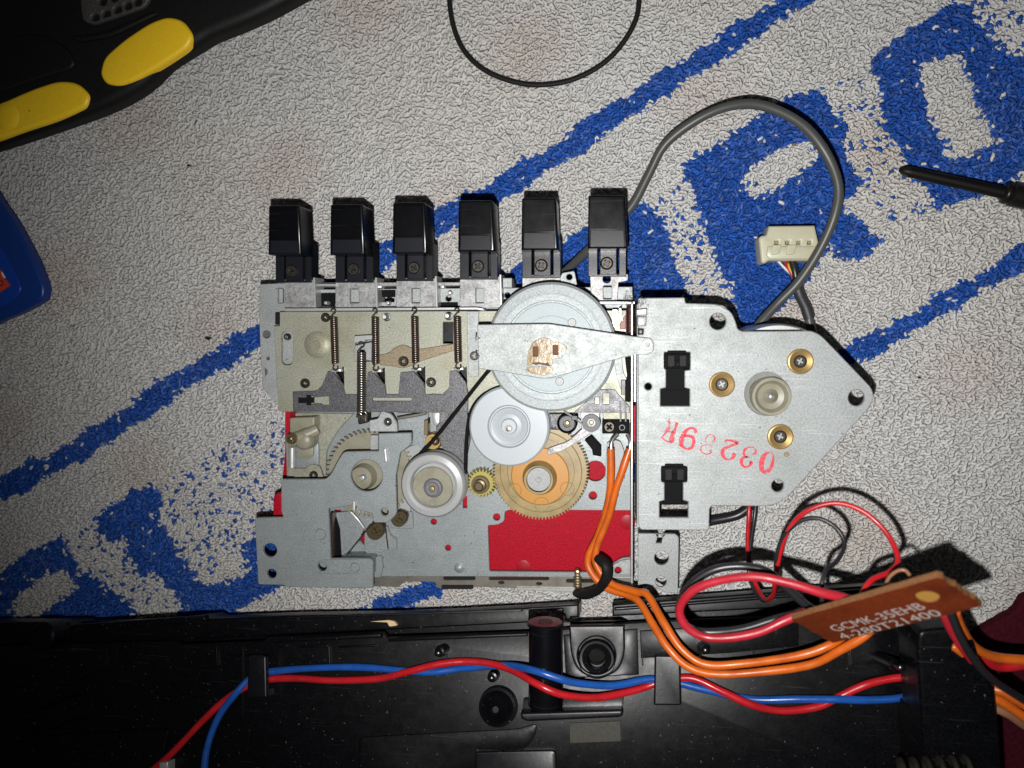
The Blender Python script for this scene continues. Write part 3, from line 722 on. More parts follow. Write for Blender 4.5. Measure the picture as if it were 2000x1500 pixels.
plate('screw_plate', [(762, 1012), (778, 998), (806, 1000, 4), (807, 1033, 4), (764, 1032)], zL+0.0012, 0.0009, 'zinc_blue', P)
for (u, v, r) in ((783, 1010, 14.5), (737, 1034, 16)):
    lathe('screw_washer', u, v, zL+0.0022, [(r*0.4, 0.003), (r+1.5, 0.003), (r+1.5, 0)], 'screw_dark_gold', P, 24)
    screw(u, v, r-1, zL+0.0068, 'screw_dark_gold', P, h=0.0016)
wire('spring_rod', [(676, 1086, 0.021), (700, 1056, 0.0225), (731, 1018, 0.0235)], 0.0002, 'spring_steel', P, 6)
wire('spring_rod', [(685, 1000, 0.0225), (698, 1014, 0.0225), (711, 1032, 0.022)], 0.0004, 'bright_steel', P, 6)
wire('spring_rod', [(752, 1024, 0.023), (755, 1050, 0.022), (758, 1072, 0.021)], 0.00018, 'spring_steel', P, 6)
# wheels
def groove_wheel(name, u, v, z, prof, m, n=64): return lathe(name, u, v, z, prof, m, P, n)
fly = groove_wheel('flywheel', 1076, 678, 0.0315, [(0, 0.0012), (90, 0.0012), (91, 0.0017), (102, 0.0017), (102.6, 0.00135), (104, 0.00135), (104.6, 0.0017), (121, 0.0015), (126, 0.0007), (127, -0.0006), (127, -0.0040), (118, -0.0044), (118, -0.0056), (127, -0.006), (127, -0.0085), (0, -0.0085)], 'wheel_rim', 96)
lathe('flywheel_face', 1076, 678, 0.0328, [(0, 0.0002), (60, 0.0002), (61, 0.00016), (62, 0.0002), (86, 0.0002), (87, 0.00005), (87, -0.0004)], 'aluminium', fly, 80, ang=12)
for (u, v) in ((1117, 630), (1093, 745)):
    lathe('dimple', u, v, 0.0330, [(0, 0.00005), (3, 0.00008), (3.5, 0.0003), (7, 0.0003), (8.5, 0)], 'plastic_grey', fly, 20)
plate('flywheel_bracket', [(932, 634, 3), (1072, 632, 8), (1238, 657, 2), (1270, 660, 8), (1277, 668, 6), (1277, 686, 8), (1268, 692, 5), (1240, 693), (1196, 704, 4), (1084, 737, 10), (1060, 740, 12), (980, 726, 4), (935, 720, 3)], 0.0372, 0.0013, 'zinc', P,
      holes=[rect(1041, 677, 1051, 696, 1), rect(1080, 674, 1090, 693, 1), [(929, 656), (937, 660), (929, 663)], [(929, 690), (937, 695), (929, 699)], circ(1263, 672, 6.5, 16)], bev=0.00022)
lathe('bracket_ring', 1264, 673, 0.0372, [(6.5, -0.0005), (6.5, 0.0007), (8.5, 0.0007), (10, 0)], 'bright_steel', P, 24)
plate('thrust_pad', rect(1038, 672, 1094, 700, 2), 0.0358, 0.002, 'glue_brown', P)
plate('glue_patch', [(1029, 707, 4), (1032, 684, 6), (1040, 668, 6), (1056, 659, 6), (1071, 660, 6), (1082, 669, 5), (1090, 667, 5), (1109, 678, 5), (1103, 690, 5), (1093, 701, 5), (1080, 700, 4), (1078, 716, 4), (1060, 709, 4), (1042, 711, 4), (1030, 714, 3)], 0.03738, 0.00025, 'glue', P,
      holes=[rect(1041, 677, 1051, 696, 1), rect(1080, 674, 1090, 693, 1)], bev=0.0002)
plate('glue_crust', [(1038, 709), (1052, 707), (1062, 710), (1070, 708), (1076, 716), (1066, 714), (1054, 711), (1046, 713)], 0.0375, 0.0003, 'glue_brown', P, bev=0.0001)
plate('glue_crust', [(1026, 722), (1034, 716), (1060, 716), (1082, 718, 3), (1078, 728, 4), (1064, 734, 4), (1040, 730)], 0.03732, 0.0002, 'glue', P, bev=0.0001)
idl = groove_wheel('idler_wheel', 995, 832, 0.0285, [(0, 0.0016), (14, 0.0016), (16, 0.0005), (24, 0.0002), (33, 0.0009), (36, 0.0010), (38, 0.0002), (40, 0.0002), (43, 0.0014), (76, 0.0014), (80, 0.0006), (80.5, -0.001), (74, -0.002), (74, -0.0034), (80, -0.004), (80, -0.006), (0, -0.006)], 'nylon', 80)
lathe('hub_pin', 994, 837, 0.0300, [(0, 0.0020), (4, 0.0019), (4.2, 0.0016), (7, 0.0016), (7, -0.002)], 'spring_light', idl, 20)
reel = groove_wheel('drive_pulley', 846, 947, 0.0305, [(0, -0.0012), (20, -0.0012), (43, -0.0012), (44, -0.0002), (46, 0.0012), (52, 0.0017), (62, 0.0013), (66, 0.0004), (67, -0.0010), (60, -0.0025), (66, -0.004), (66, -0.006), (0, -0.006)], 'nylon_grey', 72)
lathe('pulley_disc', 846, 951, 0.0292, [(0, 0.0007), (40, 0.0007), (42, 0.0003)], 'nylon_beige', reel, 56)
lathe('bearing', 846, 953, 0.0300, [(0, 0.0006), (6, 0.0006), (6.5, 0.0011), (12, 0.0011), (12.5, 0.0005), (15, 0.0005), (16, 0.0010), (18, 0.0009), (20, 0)], 'rubber_grey', reel, 36)
lathe('hub_pin', 845, 954, 0.0310, [(0, 0.0010), (4, 0.0009), (5, 0)], 'brass', reel, 18)
lathe('moulding_mark', 845, 983, 0.0299, [(5, 0.0), (5.5, 0.0003), (7, 0.0003), (7.5, 0)], 'nylon_beige', reel, 20)
big = plate('reel_gear', gear_pts(1056, 921, 95, 5, 88), 0.0215, 0.0022, 'gear_amber', P, bev=0.0001)
lathe('gear_ring', 1056, 921, 0.0215, [(66, 0.0), (67, 0.0004), (80, 0.0004), (82, 0)], 'gear_amber', big, 72)
lathe('gear_web', 1055, 930, 0.0216, [(28, 0.0005), (56, 0.0005), (58, 0.0)], 'gear_orange', big, 64)
lathe('gear_collar', 1054, 933, 0.0222, [(24, 0.0042), (28, 0.0042), (34, 0.0005), (35, -0.0008)], 'gear_amber', big, 48)
lathe('gear_cap', 1053, 935, 0.0262, [(0, 0.0012), (4, 0.0012), (4.5, 0.0009), (6, 0.0009), (6.5, 0.0012), (23, 0.0012), (24.5, 0.0006), (24.5, -0.003)], 'plastic_grey', big, 40)
for (u, v, r) in ((1058, 985, 15), (1005, 957, 14), (1108, 955, 14)): lathe('moulding_mark', u, v, 0.0218, [(r-1.5, 0.0), (r-1, 0.0003), (r, 0.0003), (r+0.5, 0)], 'gear_amber', big, 32)
yg = plate('pinion', gear_pts(940, 944, 29, 6, 24), 0.0215, 0.0035, 'gear_yellow', P, bev=0.0001)
lathe('pinion_hub', 938, 947, 0.0220, [(0, 0.003), (7, 0.003), (8, 0.0022), (12, 0.0020), (13, 0.0006), (18, 0.0006), (19, -0.0006)], 'screw_dark_gold', yg, 30)
# belt
def belt(pts): return wire('drive_belt', pts, 0.00085, 'rubber_black', P, 8, flat=(1.15, 0.75))
belt([(975, 706, 0.0268), (952, 727, 0.0268), (900, 792, 0.0265), (858, 846, 0.0262), (830, 878, 0.0260), (806, 905, 0.0258)])
belt([(990, 752, 0.0260), (960, 762, 0.0260), (936, 779, 0.0260), (919, 806, 0.0260), (913, 840, 0.0260), (910, 880, 0.0260), (908, 925, 0.0260), (900, 960, 0.0258)])
lathe('guide_roller', 848, 861, 0.0200, [(0, 0.0028), (9, 0.0028), (10, 0.0022), (15, 0.0022), (17, 0.0012), (17, -0.002)], 'brass', P, 28)
screw(849, 862, 9, 0.0237, 'screw_black', P)
plate('latch_tab', [(843, 806), (858, 806), (858, 826, 3), (852, 832), (846, 830)], 0.0245, 0.003, 'bright_steel', P, bev=0.0003)
wire('latch_rod', [(776, 817, 0.0235), (806, 812, 0.0235), (832, 807, 0.0235)], 0.00055, 'flange_steel', P, 8)
plate('gear_edge_plate', [(782, 886), (800, 872), (815, 868), (830, 880), (800, 1000), (775, 990), (775, 930)], 0.0192, 0.0012, 'nylon_grey', P)
plate('inner_plate', [(776, 806), (836, 806), (836, 880), (806, 880), (805, 845), (776, 843)], 0.0188, 0.001, 'zinc_blue', P)
plate('guide_post', [(828, 822), (836, 818), (836, 850), (828, 850)], 0.0225, 0.003, 'screw_gold', P)
# right group
for (u, v, r, pr) in ((1108, 826, 15.5, 5), (1155, 825, 18, 5)):
    ro = lathe('felt_roller', u, v, 0.0235, [(0, 0.0002), (pr+2.5, 0.0002), (pr+3, 0.0018), (r-1, 0.0018), (r, 0.0012), (r, -0.002)], 'rubber_grey', P, 36)
    lathe('roller_pin', u, v, 0.0245, [(0, 0.0012), (pr-1.5, 0.0011), (pr, 0.0005), (pr, -0.002)], 'brass', ro, 16)
lathe('roller_cup', 1108, 826, 0.0225, [(0, 0.0002), (16, 0.0002), (19, 0.0018), (20, 0.0012), (20, -0.003)], 'black_plastic', P, 32)
plate('roller_arm', [(1072, 808), (1112, 808), (1124, 830, 8), (1110, 842, 6), (1075, 840)], 0.0215, 0.001, 'dark_steel', P)
plate('roller_arm', [(1133, 795), (1172, 795), (1170, 835, 10), (1150, 850, 12), (1100, 880, 10), (1068, 890, 8), (1070, 876, 4), (1110, 862, 8), (1136, 838)], 0.0245, 0.0012, 'worn_steel', P)
wire('roller_spring', [(1101, 803, 0.027), (1120, 815, 0.0275), (1137, 828, 0.027)], 0.0003, 'bright_steel', P, 6)
plate('roller_clip', rect(1116, 812, 1128, 821, 2), 0.0278, 0.0015, 'black_plastic', P)
plate('sub_deck', [(1176, 802), (1233, 802), (1233, 826), (1180, 826)], 0.0205, 0.001, 'chromate', P)
sw = plate('leaf_switch', rect(1176, 821, 1229, 847, 2), 0.0245, 0.006, 'black_clip', P)
screw(1190, 834, 12, 0.0256, 'screw_black', sw, ang=0.7)
lathe('switch_rivet', 1215, 835, 0.0246, [(3, 0.0), (4, 0.0003), (6, 0.0003), (7, 0)], 'black_plastic', sw, 18)
for u in (1211, 1221): wire('contact_leaf', [(u, 784, 0.0262), (u+0.5, 803, 0.0262), (u+1, 823, 0.0258)], 0.00028, 'bright_steel', sw, 6)
plate('latch_piece', [(1142, 860), (1155, 851), (1174, 872), (1174, 892), (1158, 889), (1156, 878)], 0.0225, 0.002, 'black_clip', P)
plate('cable_guide', [(1185, 866), (1196, 858, 3), (1212, 862, 4), (1219, 880), (1220, 940, 5), (1190, 944, 8), (1182, 930)], 0.0198, 0.0015, 'plastic_grey', P)
plate('black_guide', [(1221, 700), (1231, 698), (1231, 786), (1221, 784), (1221, 755, 3), (1225, 735)], 0.0300, 0.005, 'black_clip', P)
plate('black_guide', rect(1213, 742, 1222, 772, 1), 0.0280, 0.003, 'black_plastic', P)
plate('head_plate', [(1196, 690), (1214, 690), (1217, 725, 3), (1224, 740), (1212, 760), (1204, 735)], 0.0262, 0.001, 'zinc', P)
plate('head_bar', rect(1166, 589, 1240, 594, 1), 0.0275, 0.003, 'bright_steel', P)
plate('head_lever', [(1208, 604), (1213, 600), (1217, 626, 2), (1213, 628, 2)], 0.0285, 0.001, 'bright_steel', P)
plate('head_gap', [(1211, 632), (1222, 614), (1222, 643), (1211, 643)], 0.0252, 0.001, 'spring_brown', P)
plate('side_wall', [(1232.5, 592), (1236, 592), (1236, 1140), (1232.5, 1140)], 0.0318, 0.030, 'bright_steel', P)
plate('side_wall', [(1238, 690), (1242.5, 690), (1242.5, 785), (1238, 785)], 0.0335, 0.015, 'bright_steel', P)
adj = plate('azimuth_nut', [(1243, 604, 2), (1264, 602, 3), (1264, 616), (1243, 617)], 0.0385, 0.006, 'bright_steel', P, bev=0.0005)
plate('nut_body', [(1245, 618), (1263, 618), (1262, 637), (1245, 637)], 0.0380, 0.006, 'worn_steel', adj, bev=0.0004)
plate('nut_foot', [(1246, 641), (1258, 642), (1257, 654), (1246, 654)], 0.0375, 0.006, 'screw_black', adj, bev=0.0006)
# small fluff at the corner
fl = []
for k in range(46):
    u = 1218+random.random()*45; v = 574+random.random()*22
    pts = [W(u, v, 0.0365)]
    for q in range(3): pts.append(pts[-1]+Vector((random.uniform(-1, 1), random.uniform(-1, 1), random.uniform(-0.3, 0.5)))*0.0007)
    fl.append(tube_raw(catmull(pts, 2), 0.00005, 3))
fo = joined('dust_fluff', fl, 'dust_fluff', P); fo['kind'] = 'stuff'

for k, (u0, u1, v0, v1) in enumerate(((618, 654, 573, 598), (736, 772, 566, 580), (855, 894, 590, 600), (978, 996, 584, 596))):
    plate('rail_shade_patch', rect(u0, v0, u1, v1, 1), zY-0.0056, 0.0004, 'black_clip', P)  # black patches paint the shade in the gaps of the rail
for k, (u, v) in enumerate(((746, 560), (866, 560), (760, 592), (880, 572), (640, 592))):
    lathe('rail_pin', u, v, zY-0.0050, [(0, 0.0022), (3, 0.0021), (4.5, 0.0010), (4.5, -0.001)], 'bright_steel', P, 14)
for (u0, v0, u1, v1, r) in ((1166, 640, 1176, 604, 2), (1196, 604, 1206, 640, 2)):
    plate('head_leaf', [(u0, v1), (u1, v1), (u1, v0), (u0, v0)], zY+0.0012, 0.001, 'bright_steel', P)
# motor plate
mp = [(1246, 582, 4), (1337, 581, 2), (1339, 592, 3), (1402, 594, 10), (1428, 608, 14), (1437, 628, 8), (1441, 643, 6), (1450, 647), (1586, 646, 12), (1604, 655, 10), (1702, 757, 14), (1708, 775, 12), (1698, 797, 12), (1538, 972, 20), (1508, 989, 16), (1390, 988, 4), (1386, 994, 3), (1385, 1036, 6), (1250, 1035, 6), (1246, 1020)]
mplate = plate('motor_plate', mp, zM, 0.0014, 'zinc', P, holes=[circ(1402, 628, 16, 28), circ(1673, 777, 16, 28), circ(1519, 949, 12, 24), circ(1497, 769, 42, 48), circ(1266, 755, 7, 18),
      [(1298, 688), (1348, 688), (1348, 722), (1337, 724), (1337, 757), (1347, 760), (1347, 793), (1290, 793), (1290, 760), (1301, 757), (1301, 722), (1298, 720)],
      [(1292, 914), (1341, 914), (1341, 941), (1334, 943), (1334, 977), (1344, 980), (1344, 1011), (1288, 1011), (1288, 980), (1298, 977), (1298, 943), (1292, 940)]], bev=0.00025)
plate('plate_fold', [(1244, 594), (1249, 594), (1249, 1030), (1244, 1030)], zM-0.0005, 0.020, 'zinc', P)
for (dy, dx) in ((0, 0), (222, -5)):
    cl = plate('retaining_clip', rect(1297+dx, 690+dy, 1348+dx, 720+dy, 3), zM+0.0022, 0.004, 'black_clip', P, bev=0.0004)
    plate('clip_tip', rect(1304+dx, 685+dy, 1340+dx, 692+dy, 2), zM+0.0016, 0.003, 'black_clip', cl)
    for q in (1304, 1327): plate('clip_rib', rect(q+dx, 694+dy, q+14+dx, 716+dy, 1), zM+0.0026, 0.001, 'rubber_black', cl)
    plate('clip_bar', rect(1318+dx, 703+dy, 1327+dx, 707+dy, 0), zM+0.0027, 0.001, 'black_clip', cl)
    plate('clip_neck', rect(1301+dx, 718+dy, 1337+dx, 762+dy if dy == 0 else 984, 1), zM-0.0004, 0.003, 'black_clip', cl)
    if dy == 0: plate('clip_foot', rect(1290, 758, 1348, 793, 1), zM-0.0006, 0.003, 'black_clip', cl)
    else: plate('clip_foot', rect(1284, 976, 1348, 986, 1), zM-0.006, 0.003, 'black_clip', cl)
for (u, v) in ((1410, 751), (1563, 706), (1524, 853)):
    w = lathe('brass_bushing', u, v, zM, [(11, -0.0004), (12, 0.0003), (21, 0.0009), (23, 0.0008), (24.5, 0.0)], 'brass', P, 40)
    screw(u, v, 13, zM+0.0006, 'screw_black', w)
motor = lathe('motor_can', 1518, 754, 0.0305, [(0, 0.0), (60, 0.0), (114, 0.0), (118, -0.002), (118, -0.0275), (114, -0.0285), (0, -0.0285)], 'bright_steel', P, 72)
lathe('motor_collar', 1495, 768, zM-0.0022, [(30, 0.0), (37, 0.001), (41, 0.0014), (41, -0.002)], 'bright_steel', motor, 44)
lathe('motor_pulley', 1501, 772, zM-0.0030, [(0, 0.0052), (5, 0.0050), (10, 0.0038), (14, 0.0030), (24, 0.0034), (30, 0.0048), (35, 0.0048), (36.5, 0.0040), (36.5, -0.002)], 'nylon_beige', motor, 48)
lathe('motor_shaft', 1502, 773, zM+0.0012, [(0, 0.0032), (3, 0.0030), (6, 0.0018), (7, 0.0), (7, -0.003)], 'bright_steel', motor, 24)
# red stamped code: strokes in crop units (x, y, width)
def stroke(S, z):
    path = [(1270+x*0.13, 800+y*0.13, w*0.13) for x, y, w in S]
    pts = [Vector((p[0], p[1], p[2])) for p in path]
    sm = catmull(pts, 6); Lf = []; Rt = []
    for i, p in enumerate(sm):
        d = sm[min(i+1, len(sm)-1)]-sm[max(i-1, 0)]; nn = Vector((-d.y, d.x, 0)).normalized()*max(0.35, p.z/2)*random.uniform(0.88, 1.12)
        Lf.append(W(p.x+nn.x, p.y+nn.y, z)); Rt.append(W(p.x-nn.x, p.y-nn.y, z))
    n_ = len(Lf); V = Lf+Rt
    V += [q+Vector((0, 0, -0.00008)) for q in Lf+Rt]
    Fq = [(i, i+1, n_+i+1, n_+i) for i in range(n_-1)]
    Fq += [(i, 2*n_+i, 2*n_+i+1, i+1) for i in range(n_-1)]+[(n_+i+1, 3*n_+i+1, 3*n_+i, n_+i) for i in range(n_-1)]
    return V, Fq
GL = [
  [[(275, 160, 24), (290, 240, 40), (255, 310, 50), (215, 370, 24), (165, 425, 20)], [(400, 200, 46), (375, 290, 40), (335, 390, 70), (320, 490, 80)], [(260, 320, 20), (320, 335, 30), (360, 330, 24)], [(170, 420, 16), (240, 470, 20), (330, 495, 26)], [(265, 165, 10), (300, 185, 14)], [(360, 190, 12), (425, 205, 12)]],
  [[(690, 350, 50), (660, 290, 40), (590, 280, 36), (520, 340, 60), (475, 440, 80), (470, 530, 50), (540, 590, 26), (620, 570, 50), (655, 490, 50), (640, 420, 50), (570, 395, 44), (510, 400, 40)], [(420, 530, 20), (470, 545, 30)]],
  [[(940, 490, 40), (970, 440, 30), (940, 385, 14), (870, 385, 14), (830, 450, 14), (850, 520, 12), (910, 535, 10), (945, 570, 12)], [(870, 525, 10), (790, 540, 16), (755, 590, 24), (790, 650, 14), (860, 670, 16), (920, 640, 24), (890, 610, 34)]],
  [[(1120, 490, 30), (1150, 460, 28), (1220, 470, 34), (1310, 500, 44), (1200, 550, 34), (1110, 590, 46), (1085, 660, 60), (1130, 740, 30), (1210, 740, 30), (1265, 690, 50), (1235, 660, 60)], [(1300, 520, 30), (1330, 480, 10)]],
  [[(1545, 680, 40), (1585, 640, 36), (1560, 575, 18), (1490, 565, 18), (1425, 600, 40), (1405, 660, 36), (1440, 710, 24), (1490, 715, 16)], [(1470, 705, 24), (1390, 730, 50), (1370, 800, 50), (1410, 860, 30), (1480, 850, 30), (1520, 800, 50), (1490, 790, 40)]],
  [[(1800, 640, 14), (1730, 670, 50), (1690, 740, 80), (1670, 840, 80), (1690, 920, 60), (1750, 930, 60), (1810, 880, 50), (1840, 790, 46), (1850, 700, 20), (1830, 650, 12), (1800, 640, 12)]]]
for gi, g in enumerate(GL):
    joined('stamped_letter' if gi == 0 else 'stamped_digit', [stroke(S, zM+0.00012) for S in g], 'stamp_ink_faint' if gi in (0, 2) else 'stamp_ink', mplate)
plate('glue_spot', [(1532, 884, 2), (1538, 882, 2), (1543, 888, 2), (1538, 893, 2), (1531, 891, 2)], zM+0.0001, 0.0002, 'tan_steel', P)
# lower right tab
plate('mounting_tab', [(1246, 1042), (1320, 1043, 6), (1326, 1050, 3), (1324, 1158), (1300, 1158, 6), (1282, 1146, 8), (1262, 1140, 6), (1246, 1143)], 0.0235, 0.0013, 'zinc', P, holes=[circ(1292, 1090, 14, 24), circ(1291, 1136, 11, 20), [(1281, 1043), (1301, 1043), (1294, 1050), (1292, 1061), (1281, 1061), (1284, 1050)]])
plate('tab_post', [(1250, 1060), (1275, 1060), (1275, 1120), (1250, 1120)], 0.0222, 0.0215, 'zinc', P)
# cable tie
wire('cable_tie', [(1172, 1092, 0.0255), (1184, 1104, 0.0290), (1186, 1122, 0.0285), (1178, 1142, 0.0262), (1160, 1156, 0.0225), (1140, 1160, 0.0180), (1128, 1158, 0.0130)], 0.0021, 'rubber_black', P, 12, flat=(1.0, 0.8))

# ------------------------------------------------------------------ signal cable with connector
gc = thing('signal_cable', 'grey round signal cable looped over the towel with an ivory four pin plug', 'cable', W(1480, 620, 0.0))
wire('sheath', [(1085, 548, 0.017), (1110, 525, 0.0125), (1145, 492, 0.0075), (1190, 450, 0.006), (1235, 400, 0.006), (1265, 345, 0.007), (1300, 282, 0.009), (1365, 232, 0.012), (1430, 207, 0.016), (1490, 207, 0.020), (1560, 242, 0.023), (1610, 297, 0.024), (1635, 362, 0.022),
                (1630, 420, 0.019), (1600, 490, 0.0165), (1560, 550, 0.0135), (1520, 592, 0.012), (1486, 632, 0.012), (1470, 655, 0.012)], 0.00148, 'wire_grey', gc, 14)
wire('heat_shrink_sleeve', [(1556, 556, 0.0062), (1563, 577, 0.0062), (1573, 600, 0.006), (1581, 623, 0.006)], 0.00175, 'heat_shrink', gc, 14)
wire('sheath_end', [(1580, 620, 0.006), (1583, 632, 0.006), (1586, 650, 0.006)], 0.00150, 'wire_grey', gc, 12)
wire('lead', [(1545, 505, 0.0055), (1552, 528, 0.0065), (1557, 560, 0.0062)], 0.0012, 'wire_black', gc, 8)
wire('lead', [(1517, 507, 0.0050), (1530, 521, 0.0055), (1546, 537, 0.006), (1556, 556, 0.0062)], 0.00045, 'wire_white', gc, 8)
wire('lead', [(1534, 508, 0.0050), (1537, 522, 0.0058), (1552, 545, 0.0064)], 0.00045, 'wire_red', gc, 8)
wire('lead', [(1542, 508, 0.0050), (1541, 522, 0.0060), (1553, 545, 0.0066)], 0.00040, 'wire_yellow', gc, 8)
con = plate('plug_housing', [(1502, 441), (1592, 440), (1601, 480, 2), (1601, 494), (1584, 509), (1502, 509), (1494, 515, 3), (1487, 513, 3), (1482, 465, 4), (1487, 460, 3), (1497, 459, 3)], 0.0092, 0.0078, 'connector_ivory', gc, bev=0.0008,
      holes=[rect(u-3, 471, u+3, 477) for u in (1517, 1538, 1560, 1581)])
plate('plug_ridge', [(1500, 481), (1596, 481), (1598, 491), (1584, 506), (1504, 506), (1497, 498)], 0.0097, 0.001, 'connector_ivory', con, bev=0.0005)
for q in (1509, 1538): plate('plug_key', [(q, 478, 2), (q+18, 478, 2), (q+14, 496, 2), (q-2, 498, 2)], 0.0101, 0.0008, 'connector_ivory', con, bev=0.0004)
for u in (1517, 1538, 1560, 1581): plate('contact', rect(u-3.2, 470.8, u+3.2, 477.2), 0.0064, 0.001, 'brass', con)

# ------------------------------------------------------------------ loose rubber belt, screwdriver bit, specks
lp = [W(*p) for p in [(878, -15, 0.0035), (884, 45, 0.0032), (905, 97, 0.0030), (945, 136, 0.0030), (1000, 159, 0.0030), (1056, 166, 0.0030), (1120, 155, 0.0030), (1182, 121, 0.0030), (1226, 70, 0.0032), (1247, 15, 0.0035), (1240, -60, 0.0035), (1190, -110, 0.0035), (1060, -140, 0.0035), (935, -105, 0.0035), (890, -60, 0.0035)]]
cl_ = catmull([lp[-1]]+lp+[lp[0], lp[1]], 8)[8:-8]
v_, f_ = tube_raw(cl_[:-1], 0.00085, 8, closed=True)
tag(link('rubber_belt', mesh('rubber_belt', v_, f_), 'rubber_black', None, 60), 'thin black rubber drive belt lying loose in a ring on the white towel', 'drive belt')
sd = thing('screwdriver', 'black cross tip screwdriver bit pointing in over the blue letter', 'screwdriver', W(1990, 385, 0.0))
pA, pB = W(1756, 331, 0.0045), W(1968, 378, 0.0060)
ax_ = (pB-pA)
tp = [pA+ax_*t for t in (0.0, 0.012, 0.05, 0.085, 0.12, 0.5, 0.93, 1.0)]
v_, f_ = tube_raw(tp, [0.0004, 0.0008, 0.0015, 0.0018, 0.0018, 0.0018, 0.0020, 0.0020], 16)
bt = joined('shaft', [(v_, f_)], 'bit_steel', sd, 30)
e2 = ax_.cross(Vector((0, 0, 1))).normalized(); fl_ = []
for k in range(4):
    an = 0.5+k*math.pi/2; off = (Vector((0, 0, 1))*math.sin(an)+e2*math.cos(an))
    fl_.append(tube_raw([pA+ax_*0.005+off*0.0005, pA+ax_*0.04+off*0.00125, pA+ax_*0.085+off*0.0020, pA+ax_*0.10+off*0.0019], [0.0002, 0.0004, 0.0005, 0.0002], 6))
joined('cross_tip', fl_, 'bit_collar', sd, 40)
tp = [pA+ax_*t for t in (0.955, 0.965, 0.98, 1.0, 1.02, 1.035, 1.22, 1.6)]
v_, f_ = tube_raw(tp, [0.0024, 0.0031, 0.0034, 0.0034, 0.0031, 0.0037, 0.0037, 0.0037], 24)
joined('collar', [(v_, f_)], 'bit_collar', sd, 35)
for (u, v, s, lab) in ((405, 661, 5, 'black crumb on the white towel beside the thin blue stripe'), (367, 323, 3.5, 'tiny black speck on the towel below the yellow grip'), (1797, 738, 3, 'tiny dark speck on the towel below the thin stripe'), (1551, 281, 4, 'brown crumb caught on the blue letter inside the cable loop')):
    q = [(u+s*1.3*math.cos(t)*random.uniform(0.5, 1.1), v+s*0.7*math.sin(t)*random.uniform(0.6, 1.1)) for t in [k*math.pi/4 for k in range(8)]]
    tag(plate('crumb', q, 0.0026, 0.0008, 'tan_steel' if u == 1551 else 'ink_black', None, bev=0.0002), lab, 'crumb')
for pts, lab in (([(165, 952, 0.0022), (172, 940, 0.0024), (185, 928, 0.0024), (203, 922, 0.0022)], 'fine dark hair curled on the towel above the left letters'),
                 ([(985, 252, 0.0022), (1000, 275, 0.0024), (1005, 300, 0.0024), (998, 322, 0.0022)], 'fine dark hair on the towel above the keys by the stripe'),
                 ([(1815, 518, 0.0022), (1818, 545, 0.0024), (1814, 573, 0.0022)], 'short dark hair on the towel near the thin stripe end')):
    tag(wire('hair_strand', pts, 0.00006, 'ink_black', None, 4), lab, 'hair')

# ------------------------------------------------------------------ yellow and black grip tool
tl = thing('grip_tool', 'black rubber tool body with raised yellow grip inlays resting on the towel', 'tool', W(150, 90, 0.0))
ob = [(-110, 312), (0, 280, 30), (85, 252, 40), (175, 220, 40), (222, 200, 40), (266, 174, 30), (296, 147, 20), (318, 124, 20), (380, 86, 30), (402, 72, 30), (500, 33, 60), (600, -22), (660, -120), (-110, -120)]
tz = 0.030
plate('body', [(u+3, v-2) if len(p_) == 2 else (u+3, v-2, p_[2]) for p_ in ob for u, v in [p_[:2]]], tz, 0.007, 'tool_rubber', tl, bev=0.0045)
plate('underbody', [(p_[0]-40, p_[1]-28)+tuple(p_[2:]) for p_ in ob], tz-0.0071, 0.0080, 'tool_rubber', tl, bev=0.001)
plate('sole', [(p_[0]-130, p_[1]-95)+tuple(p_[2:]) for p_ in ob], 0.0145, 0.0135, 'tool_rubber', tl, bev=0.001)
for pts in ([(-60, 222), (0, 200, 40), (60, 173, 40), (112, 156, 22), (150, 160, 22), (175, 186, 18), (168, 208, 18), (110, 234, 40), (50, 253, 40), (0, 271, 40), (-60, 290)],
            [(193, 145, 18), (200, 112, 22), (240, 76, 40), (292, 42, 30), (326, 30, 18), (356, 38, 18), (377, 68, 20), (366, 92, 18), (322, 122, 40), (262, 157, 30), (232, 168, 20), (204, 163, 20)]):
    y_ = plate('yellow_inlay', pts, tz+0.0010, 0.0030, 'tool_yellow', tl, bev=0.0022)
lathe('thumb_stud', 14, 228, tz+0.0009, [(0, 0.0009), (16, 0.0008), (24, 0.0005), (30, 0.0)], 'tool_yellow', tl, 48, ang=80)
plate('vent_panel', [(150, -60), (310, -60), (290, 0, 10), (280, 14, 8), (180, 48, 10), (160, 40, 10)], tz+0.0012, 0.003, 'tool_panel', tl, bev=0.0006, holes=[circ(185, 34, 8, 16), circ(207, 27, 8, 16), circ(229, 19, 8, 16), circ(249, 11, 8, 16), circ(268, 3, 8, 16), circ(222, -5, 8, 16), circ(200, 2, 8, 16)])
plate('cheek', [(-60, 90), (70, 60, 60), (130, 90, 40), (150, 130, 30), (40, 165, 40), (-60, 200)], tz+0.0009, 0.002, 'tool_rubber', tl, bev=0.0012)
plate('cheek_ridge', [(130, 70, 20), (200, 62, 10), (300, 20, 20), (310, 26, 10), (215, 72, 20), (150, 82, 20)], tz+0.0012, 0.002, 'tool_rubber', tl, bev=0.0009)
for k in range(7):
    u, v = 324+k*9.2, 127-k*6.2
    lathe('grip_rib', u, v, 0.024, [(0, 0.002), (4, 0.0018), (6, 0.001), (6, -0.002), (0, -0.003)], 'tool_rubber', tl, 12)

